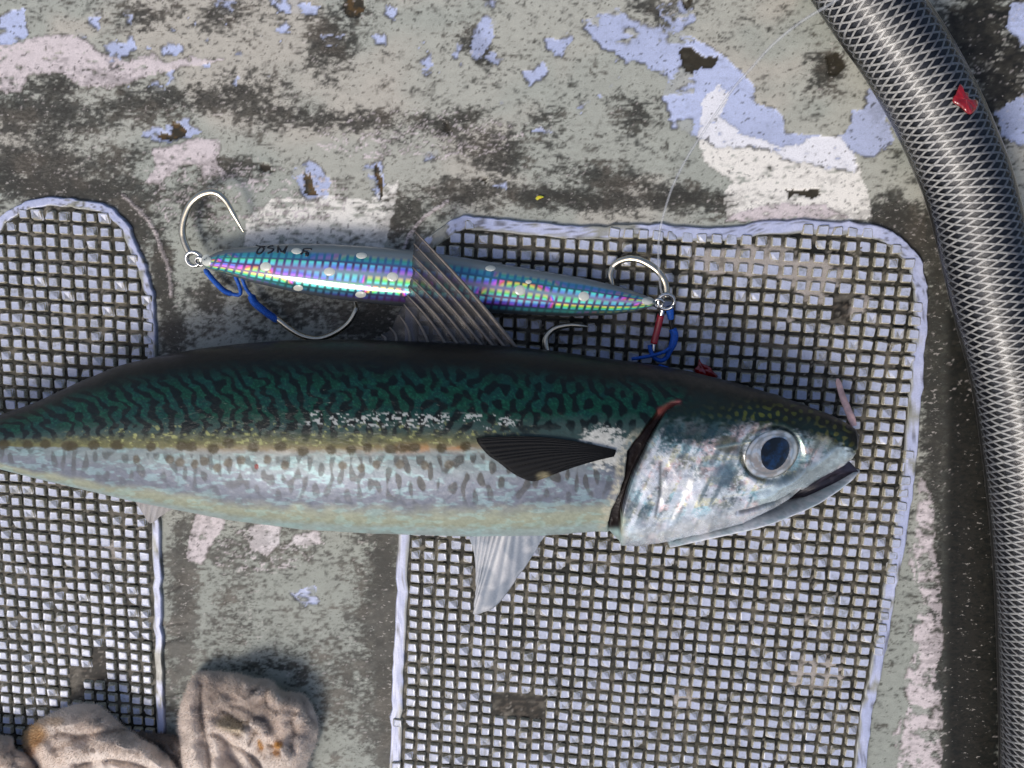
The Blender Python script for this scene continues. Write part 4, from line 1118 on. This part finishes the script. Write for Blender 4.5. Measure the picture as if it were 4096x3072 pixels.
def assist(label, loc):
    return empty("assist_hook", P(loc[0], loc[1], 0.001), label, "fish hook", "hooks on the jig")
tp_ = ([0, .55, .85, 1], [1, 1, .8, .12])
h = assist("silver hook curving up from the jig's left end, point to the right", (760, 900))
link("hook", mesh_np("hook", *wire([(766, 1022), (752, 1000), (736, 962), (729, 918), (738, 866), (762, 815), (800, 781), (842, 768), (874, 776), (905, 806), (931, 851), (953, 890), (976, 932)], 0.00118, [.006, .006, .007, .008, .007, .005], 8, 12, tp_, 0.75)), m_steel, h)
h = assist("silver hook with blue whipped cord below the jig's left end", (1000, 1200))
link("hook", mesh_np("hook", *wire([(1100, 1270), (1120, 1284), (1160, 1316), (1212, 1346), (1274, 1356), (1336, 1336), (1388, 1298), (1416, 1256), (1424, 1222), (1410, 1190)], 0.00105, [.0035, .004, .0045, .0045, .004, .003], 8, 12, tp_, 0.8)), m_steel, h)
link("whipping", mesh_np("whipping", *wrap([(1004, 1180), (1018, 1210), (1060, 1246), (1114, 1284)], 0.00128, [.0035, .004, .004, .0035], 26)), m_cord, h)
link("cord", mesh_np("cord", *join([wrap([(818, 1076), (850, 1116), (884, 1152), (905, 1168), (930, 1176)], 0.00092, [.0045, .003, .003, .003], 30),
                                      wire([(925, 1175), (950, 1180), (962, 1172), (958, 1146), (944, 1112), (940, 1095)], 0.00066, [.003, .003, .004]),
                                      wire([(962, 1100), (972, 1122), (985, 1156), (1008, 1186)], 0.00062, [.004, .0035, .0035])])), m_cord, h)
h = assist("silver hook arching above the jig's right end over the studs", (2560, 1050))
link("hook", mesh_np("hook", *wire([(2450, 1150), (2445, 1127), (2441, 1096), (2452, 1066), (2476, 1046), (2515, 1034), (2557, 1039), (2597, 1058), (2630, 1083), (2651, 1110), (2663, 1140), (2666, 1172), (2664, 1188)], 0.00112, [.004, .004, .006, .007, .007], 8, 12, ([0, .5, 1], [.85, 1, 1]), 0.75)), m_steel, h)
h = assist("bare silver hook point poking out from under the mackerel's back", (2230, 1340))
link("hook", mesh_np("hook", *wire([(2196, 1440), (2186, 1402), (2181, 1366), (2193, 1336), (2226, 1311), (2278, 1300), (2320, 1302), (2358, 1307)], 0.00112, [.006, .0055, .005, .005, .005], 8, 12, tp_, 0.75)), m_steel, h)
h = empty("looped_rigging", P(2650, 1330, 0.001), "red sleeve and looped blue cord hanging from the jig's right end", "cord")
link("sleeve", mesh_np("sleeve", *wire([(2644, 1258), (2634, 1300), (2624, 1340), (2615, 1374)], 0.00118, [.005, .0045, .0045], 6, 12)), m_red, h)
link("crimp", mesh_np("crimp", *wire([(2649, 1236), (2647, 1250), (2644, 1262)], 0.00092, [.006, .0055], 4, 10)), m_ring, h)
link("crimp", mesh_np("crimp", *wire([(2616, 1374), (2614, 1390), (2613, 1406)], 0.0007, [.0045, .0045], 4, 10)), m_ring, h)
link("cord", mesh_np("cord", *join([wire([(2674, 1226), (2680, 1246), (2684, 1276)], 0.00115, [.006, .005], 8, 10, ([0, .3, 1], [.8, 1.2, .9])),
                                      wire([(2690, 1316), (2698, 1340), (2692, 1374), (2680, 1400), (2664, 1432), (2640, 1442), (2616, 1428), (2603, 1404), (2598, 1380)], 0.00088, [.0045, .005, .005, .0045], 8, 10, ([0, .25, .5, 1], [1.5, 1.5, .9, .8])),
                                      wire([(2680, 1390), (2650, 1410), (2590, 1426), (2526, 1436)], 0.0006, [.006, .006, .0055], 8, 8),
                                      wire([(2636, 1462), (2660, 1470), (2690, 1482)], 0.0006, [.005, .004], 6, 8)])), m_cord, h)
link("knot", mesh_np("knot", *wire([(2684, 1272), (2682, 1290), (2688, 1318)], 0.00062, [.005, .005], 6, 8)), m_black, h)

# leader line rising from the ring towards the upper right
m_line, nt, b = new_mat("clear monofilament")
b.inputs["Base Color"].default_value = (*lin(176, 180, 184), 1); b.inputs["Roughness"].default_value = 0.15; b.inputs["Alpha"].default_value = 0.26
lp = smooth_pts([(2656, 1196), (2642, 1150), (2634, 1050), (2636, 950), (2652, 867), (2690, 747), (2747, 633), (2816, 525), (2880, 430), (2943, 342), (3006, 272), (3090, 180), (3200, 90), (3330, 10), (3480, -90)], 8)
lz = np.interp(np.linspace(0, 1, len(lp)), [0, .2, .5, 1], [0.008, 0.008, 0.018, 0.060])
v, f = tube(P(lp[:, 0], lp[:, 1], lz), 0.00042, 8)
ln = link("fishing_line", mesh_np("fishing_line", v, f), m_line)
ln["label"] = "thin clear fishing line rising from the jig's right ring towards the hose"; ln["category"] = "fishing line"

# ================================================================== BRAIDED HOSE
RH = 0.0123
hp = np.array([(2700, -1200), (2960, -780), (3220, -380), (3470, 0), (3608, 200), (3723, 400), (3815, 600), (3888, 800), (3980, 1200), (4054, 1500), (4104, 1852), (4138, 2222), (4154, 2650), (4156, 3100), (4140, 3700)], float)
c3 = P(hp[:, 0], hp[:, 1], RH + 0.0006)
cl = smooth_pts(c3, 40)
seg = np.linalg.norm(np.diff(cl, axis=0), axis=1); arc = np.concatenate([[0], np.cumsum(seg)])
def hose_pts(s, ang, rad):
    c_ = np.stack([np.interp(s, arc, cl[:, k]) for k in range(3)], -1)
    tg = np.gradient(cl, axis=0); tg /= np.linalg.norm(tg, axis=1)[:, None]
    t = np.stack([np.interp(s, arc, tg[:, k]) for k in range(3)], -1)
    n_ = np.cross(t, [0, 0, 1.0]); n_ /= np.linalg.norm(n_, axis=-1)[..., None]
    u = np.array([0, 0, 1.0])
    return c_ + rad * (n_ * np.cos(ang)[..., None] + u * np.sin(ang)[..., None])
hose = empty("braided_hose", c3[6] * np.array([1, 1, 0]), "thick clear hose with white braided net over a dark core, along the right", "hose")
ss = np.linspace(0, arc[-1], 260); aa = np.linspace(0, 2 * np.pi, 72, endpoint=False)
SS, AA = np.meshgrid(ss, aa, indexing='ij')
m_core = plain_mat("dark hose core", lin(10, 15, 26), 0.5, var=0.3, scale=120)
link("core", mesh_np("core", hose_pts(SS, AA, RH - 0.0016).reshape(-1, 3), grid_faces(260, 72, True)[:, ::-1]), m_core, hose)
m_braid = plain_mat("white braid yarn", lin(178, 176, 172), 0.55, var=0.3, scale=1200)
strands = []
pitch_h = 2 * np.pi * RH * math.tan(R(20))
NS = 11
for fam in (1, -1):
    for k in range(NS):
        s = np.arange(0, arc[-1], pitch_h / 40)
        ang = fam * 2 * np.pi * s / pitch_h + 2 * np.pi * k / NS
        crossing = np.cos(NS * ang) * 0.00012 * fam
        p = hose_pts(s, ang, 1.0)
        c_ = np.stack([np.interp(s, arc, cl[:, q]) for q in range(3)], -1)
        p = c_ + (p - c_) * (RH - 0.00095 + crossing)[:, None]
        out = (p - c_); out /= np.linalg.norm(out, axis=1)[:, None]
        t = np.gradient(p, axis=0); t /= np.linalg.norm(t, axis=1)[:, None]
        sd = np.cross(t, out)
        wv = 0.00036 * (0.85 + 0.3 * vnoise(s * 300, s * 0 + k, 701))[:, None]
        ringp = [p + sd * wv * a1 + out * 0.00018 * a2 for a1, a2 in ((1, 0), (.6, 1), (-.6, 1), (-1, 0), (0, -1))]
        rv = np.stack(ringp, 1)
        strands.append((rv.reshape(-1, 3), grid_faces(len(s), 5, True)[:, ::-1]))
v, f = join(strands)
link("braid", mesh_np("braid", v, f), m_braid, hose)
m_skin, nt, b = new_mat("clear hose wall")
out_ = nt.nodes["Material Output"]; nt.nodes.remove(b)
tr = N(nt, "ShaderNodeBsdfTransparent"); tr.inputs[0].default_value = (0.93, 0.95, 0.97, 1)
gl = N(nt, "ShaderNodeBsdfGlossy"); gl.inputs["Roughness"].default_value = 0.28
fr_ = N(nt, "ShaderNodeFresnel"); fr_.inputs[0].default_value = 1.45
nz = noise(nt, 220, 4, 0.6)
bp_ = N(nt, "ShaderNodeBump"); bp_.inputs["Strength"].default_value = 0.35; bp_.inputs["Distance"].default_value = 0.0006
nt.links.new(nz.outputs[0], bp_.inputs["Height"]); nt.links.new(bp_.outputs[0], gl.inputs["Normal"])
mxs = N(nt, "ShaderNodeMixShader")
nt.links.new(fr_.outputs[0], mxs.inputs[0]); nt.links.new(tr.outputs[0], mxs.inputs[1]); nt.links.new(gl.outputs[0], mxs.inputs[2]); nt.links.new(mxs.outputs[0], out_.inputs[0])
link("wall", mesh_np("wall", hose_pts(SS, AA, RH).reshape(-1, 3), grid_faces(260, 72, True)[:, ::-1]), m_skin, hose)

# ================================================================== BLOOD, FLESH, FLAKES
m_blood = plain_mat("blood", lin(128, 6, 16), 0.18, var=0.35, scale=500, coat=0.8, bump_s=0.4, bump_d=0.0004)
def slab(outline, zf, thick, seed):
    o = smooth_pts(outline, 5, True); c_ = o.mean(0)
    rings = []
    for r_, h_ in ((1.0, 0.0), (0.97, 0.5), (0.85, 0.85), (0.55, 1.0), (0.25, 1.0), (0.02, 0.95)):
        q = c_ + (o - c_) * r_
        hh = h_ * thick * (0.6 + 0.8 * fbm(q[:, 0] / 12, q[:, 1] / 12, seed, 2))
        rings.append(P(q[:, 0], q[:, 1], zf(q[:, 0], q[:, 1]) + hh))
    return np.vstack(rings), grid_faces(6, len(o), True)[:, ::-1]
hs_ = survey(hose_pts(SS, AA, RH + 0.0001)); hz_ = hose_pts(SS, AA, RH + 0.0001)
top_m = hz_[..., 2] > RH
HXY, HZ = hs_[top_m], hz_[top_m][:, 2]
def hose_z(px, py):
    return np.array([HZ[np.argpartition((HXY[:, 0] - x) ** 2 + (HXY[:, 1] - y) ** 2, 2)[:2]].mean() for x, y in zip(px, py)])
o = link("blood_clot", mesh_np("blood_clot", *slab([(3838, 338), (3852, 345), (3858, 365), (3874, 372), (3876, 390), (3895, 400), (3908, 398), (3913, 412), (3908, 430), (3892, 452), (3872, 456), (3842, 430), (3812, 410), (3812, 390), (3824, 372)], hose_z, 0.0010, 801)), m_blood)
o["label"] = "bright red blood clot stuck on the braided hose"; o["category"] = "blood"
o = link("blood_clot", mesh_np("blood_clot", *slab([(2775, 1478), (2790, 1462), (2796, 1436), (2808, 1452), (2838, 1466), (2852, 1484), (2872, 1508), (2830, 1520), (2790, 1505)], lambda x, y: 0 * x + 0.0017, 0.0016, 803)), m_blood)
o["label"] = "dark red blood splash on the studs beside the mackerel's nape"; o["category"] = "blood"
m_flesh = plain_mat("pink flesh", lin(214, 176, 170), 0.35, var=0.22, scale=500, coat=0.4)
v, f = wire([(3350, 1514), (3358, 1545), (3370, 1585), (3388, 1630), (3404, 1668), (3416, 1704)], 0.00105, [.004, .006, .010, .0135, .0145], 8, 12, ([0, .1, .5, .85, 1], [.4, .9, 1.1, 1.2, .9]), 0.35)
o = link("flesh_strip", mesh_np("flesh_strip", v, f), m_flesh)
o["label"] = "thin pink strip of flesh sticking up from the mackerel's snout"; o["category"] = "fish flesh"
m_chip, nt, b = new_mat("coloured flake")
g_ = N(nt, "ShaderNodeNewGeometry"); nz = noise(nt, 500, 2)
rp_ = ramp(nt, nz.outputs[0], [(0.35, tuple(lin(222, 140, 30))), (0.5, tuple(lin(214, 190, 40))), (0.65, tuple(lin(150, 180, 60)))])
nt.links.new(rp_.outputs[0], b.inputs["Base Color"])
o = link("paint_flake", mesh_np("paint_flake", *slab([(2142, 794), (2150, 784), (2166, 782), (2176, 788), (2162, 794), (2150, 800)], lambda x, y: 0 * x + 0.0001, 0.0003, 805)), m_chip)
o["label"] = "tiny orange and yellow flake on the grime above the jig"; o["category"] = "flake"

# ================================================================== RAGS
def rag_mat():
    m, nt, b = new_mat("dirty cotton towelling")
    a = N(nt, "ShaderNodeAttribute", attribute_name="Col")
    n1 = noise(nt, 1400, 5, 0.7); n2 = noise(nt, 380, 3, 0.6)
    r1 = ramp(nt, n1.outputs[0], [(0.25, (0.85,) * 3), (0.6, (1.0,) * 3)])
    nt.links.new(mixc(nt, 1.0, a.outputs[0], r1.outputs[0], 'MULTIPLY'), b.inputs["Base Color"])
    b.inputs["Roughness"].default_value = 0.95; b.inputs["Sheen Weight"].default_value = 0.4; b.inputs["Specular IOR Level"].default_value = 0.1
    ad = N(nt, "ShaderNodeMath", operation='ADD'); nt.links.new(n1.outputs[0], ad.inputs[0]); nt.links.new(n2.outputs[0], ad.inputs[1])
    bump(nt, ad.outputs[0], 0.3, 0.0004, b)
    return m
m_rag = rag_mat()
FLIP = 1
def lump(outline, H, creases, rolls, seed, stains, z0=0.0, base=(240, 226, 212), nr=110, na=300, power=6.0):
    o = smooth_pts(outline, 12, True)
    t = np.linspace(0, len(o), na, endpoint=False)
    o = np.stack([np.interp(t, np.arange(len(o) + 1), np.append(o[:, k], o[0, k])) for k in (0, 1)], -1)
    c_ = o.mean(0)
    r_ = np.sqrt(np.linspace(0.0004, 1, nr))[:, None, None]
    q = c_ + (o - c_)[None] * r_
    X, Y = q[..., 0], q[..., 1]
    prof = (1 - r_[..., 0] ** power) ** 0.6
    n1 = fbm(X / 120, Y / 120, seed, 3) - .5; n2 = fbm(X / 75, Y / 60, seed + 3, 3, 0.42) - .5; n3 = fbm(X / 9, Y / 7, seed + 5, 2) - .5
    rg = 1 - np.abs(2 * fbm((X + 60 * n1) / 130, (Y - 80 * n1) / 95, seed + 9, 3, 0.4) - 1) * 2.2
    z = H * prof * (0.85 + 0.6 * n1) + prof * (0.0022 * (rg - 0.5) + 0.0013 * n2 + 0.00012 * n3)
    for pts, amp, wd in rolls:
        d = pldist(X + 20 * n2, Y + 20 * n2, pts); z += amp * np.exp(-(d / wd) ** 2) * sst(0, .25, prof)
    for pts, dep, wd in creases:
        d = pldist(X + 16 * n2 + 5 * n3, Y + 16 * n2 + 5 * n3, pts)
        z -= 0.42 * dep * np.exp(-np.sqrt((d / wd) ** 2 + 0.15) * 0.9) * sst(0, .3, prof); z += 0.22 * dep * np.exp(-((d - wd * 3.2) / (wd * 2.4)) ** 2) * sst(0, .3, prof)
    z = z0 + np.maximum(z, 0.0002 * r_[..., 0])
    # outline measured where the cloth bulges
    v = P(X, Y, z)
    skirt = v[-1:].copy(); cxy = v[-1, :, :2].mean(0); skirt[..., :2] = cxy + (skirt[..., :2] - cxy) * 0.97; skirt[..., 2] = -0.0005 + z0
    v = np.concatenate([v, skirt], 0)
    col_ = np.broadcast_to(lin(*base), X.shape + (3,)) * (0.9 + 0.3 * n2 + 0.15 * n1)[..., None]
    col_ = mix(col_, lin(196, 184, 172), sst(0.05, 0.2, n1) * 0.5)
    for cx, cy, rx, ry, cc_, a_ in stains:
        m1 = np.exp(-((X - cx + 30 * n2) / rx) ** 2 - ((Y - cy + 30 * n2) / ry) ** 2)
        col_ = mix(col_, lin(*cc_), sst(0.2, 0.75, m1) * a_)
    col_ = np.concatenate([col_, col_[-1:]], 0)
    return v.reshape(-1, 3), grid_faces(nr + 1, na, True)[:, ::FLIP], col_.reshape(-1, 3)
def rag(name, label, lumps):
    v, f = join([(a_, b_) for a_, b_, _ in lumps]); c_ = np.vstack([q for _, _, q in lumps])
    me = mesh_np(name, v, f); set_col(me, c_)
    # terry pile: short curled threads standing off the cloth
    nv = np.zeros(len(v) * 3, np.float32); me.vertices.foreach_get("normal", nv); nv = nv.reshape(-1, 3)
    rs = np.random.RandomState(len(v))
    k = rs.choice(np.where(v[:, 2] > 0.0012)[0], 70000)
    b0 = v[k] + rs.randn(len(k), 3) * 0.0002 - nv[k] * 0.0001
    dr = nv[k] + rs.randn(len(k), 3) * 0.6; dr /= np.linalg.norm(dr, axis=1)[:, None]
    ln_ = (0.0006 + 0.0009 * rs.rand(len(k)))[:, None]
    sd = np.cross(dr, rs.randn(len(k), 3)); sd = sd / np.linalg.norm(sd, axis=1)[:, None] * 0.00005
    tv = np.stack([b0 - sd, b0 + sd, b0 + dr * ln_ + sd * 0.6, b0 + dr * ln_ - sd * 0.6], 1).reshape(-1, 3)
    pm = mesh_np("pile", tv, np.arange(len(tv)).reshape(-1, 4)); set_col(pm, np.repeat(c_[k], 4, 0) * 1.02)
    o = link(name, me, m_rag); link("pile", pm, m_rag, o, kind="stuff"); o["label"] = label; o["category"] = "rag"; o["group"] = "beige rags at the bottom left"
    return o
rag("rag", "crumpled beige rag with small rust spots, right one at the bottom left", [lump(
    [(797, 2690), (871, 2686), (956, 2698), (1024, 2719), (1081, 2724), (1130, 2768), (1203, 2778), (1244, 2817), (1272, 2895), (1262, 2973), (1225, 3072), (1190, 3230), (1000, 3290), (800, 3250), (720, 3090), (712, 2939), (719, 2837), (746, 2763), (770, 2714)], 0.012,
    [([(806, 2742), (800, 2803), (807, 2871), (817, 2939), (834, 2990), (840, 3090)], .0075, 9), ([(851, 2936), (922, 2976), (973, 2997), (1024, 3047), (1060, 3100)], .0085, 9),
     ([(891, 2837), (956, 2881), (1024, 2925), (1030, 2935)], .0065, 8), ([(1024, 2925), (993, 2968)], .006, 8), ([(1058, 2770), (1075, 2820), (1110, 2840), (1183, 2851)], .0055, 8), ([(1166, 2880), (1176, 2940), (1168, 3000)], .005, 10), ([(1200, 2800), (1228, 2860), (1262, 2900)], .005, 8), ([(915, 2818), (950, 2826), (990, 2834)], .004, 5), ([(1000, 2760), (1020, 2764)], .006, 6), ([(1075, 2975), (1090, 2985)], .006, 6), ([(1085, 3010), (1115, 3008)], .004, 5)],
    [([(765, 2760), (755, 2880), (775, 3060)], .004, 30), ([(900, 2990), (960, 3060)], -.004, 30), ([(1100, 3050), (1180, 3000)], .004, 50), ([(1060, 2760), (1100, 2800)], .003, 25)],
    901, [(925, 2895, 60, 40, (186, 168, 128), .7), (1041, 2978, 12, 20, (186, 134, 52), .9), (1115, 2982, 24, 20, (196, 140, 52), .95), (1108, 3012, 20, 16, (190, 136, 60), .8)])])
rag("rag", "crumpled beige rag with a yellow stained fold, left one at the bottom left", [lump(
    [(92, 2953), (112, 2913), (186, 2862), (271, 2825), (339, 2814), (390, 2823), (441, 2858), (492, 2905), (559, 2945), (644, 2996), (705, 3060), (760, 3200), (600, 3300), (300, 3300), (190, 3180), (150, 3060), (100, 3005)], 0.013,
    [([(235, 2930), (305, 2942), (373, 2941), (441, 2924), (500, 2920)], .0065, 9), ([(225, 3002), (288, 2974), (356, 2953), (400, 2940)], .0035, 9), ([(305, 3064), (373, 3048), (441, 3038), (510, 3046), (600, 3075)], .0055, 8), ([(380, 2880), (430, 2915)], .003, 9)],
    [([(300, 3010), (440, 2985), (560, 3010), (640, 3060)], .0045, 40), ([(250, 2880), (360, 2860)], .002, 30)],
    921, [(132, 2945, 62, 75, (198, 158, 100), .85), (125, 3010, 30, 20, (150, 104, 60), .8), (210, 2880, 50, 24, (196, 164, 120), .5)]),
    lump([(-160, 2930), (-40, 2940), (10, 2948), (40, 2956), (52, 3000), (95, 3022), (130, 3060), (170, 3200), (0, 3300), (-200, 3200)], 0.013,
         [([(30, 3010), (55, 3040), (70, 3072)], .006, 10), ([(0, 3020), (20, 3010)], .003, 8)], [], 931, []),
    lump([(480, 2928), (560, 2926), (640, 2936), (712, 2950), (740, 3020), (730, 3120), (600, 3120), (520, 3020)], 0.006, [], [], 941, [], base=(120, 108, 98), na=160, nr=50)])  # low fold: its shade is painted in as a darker cloth colour
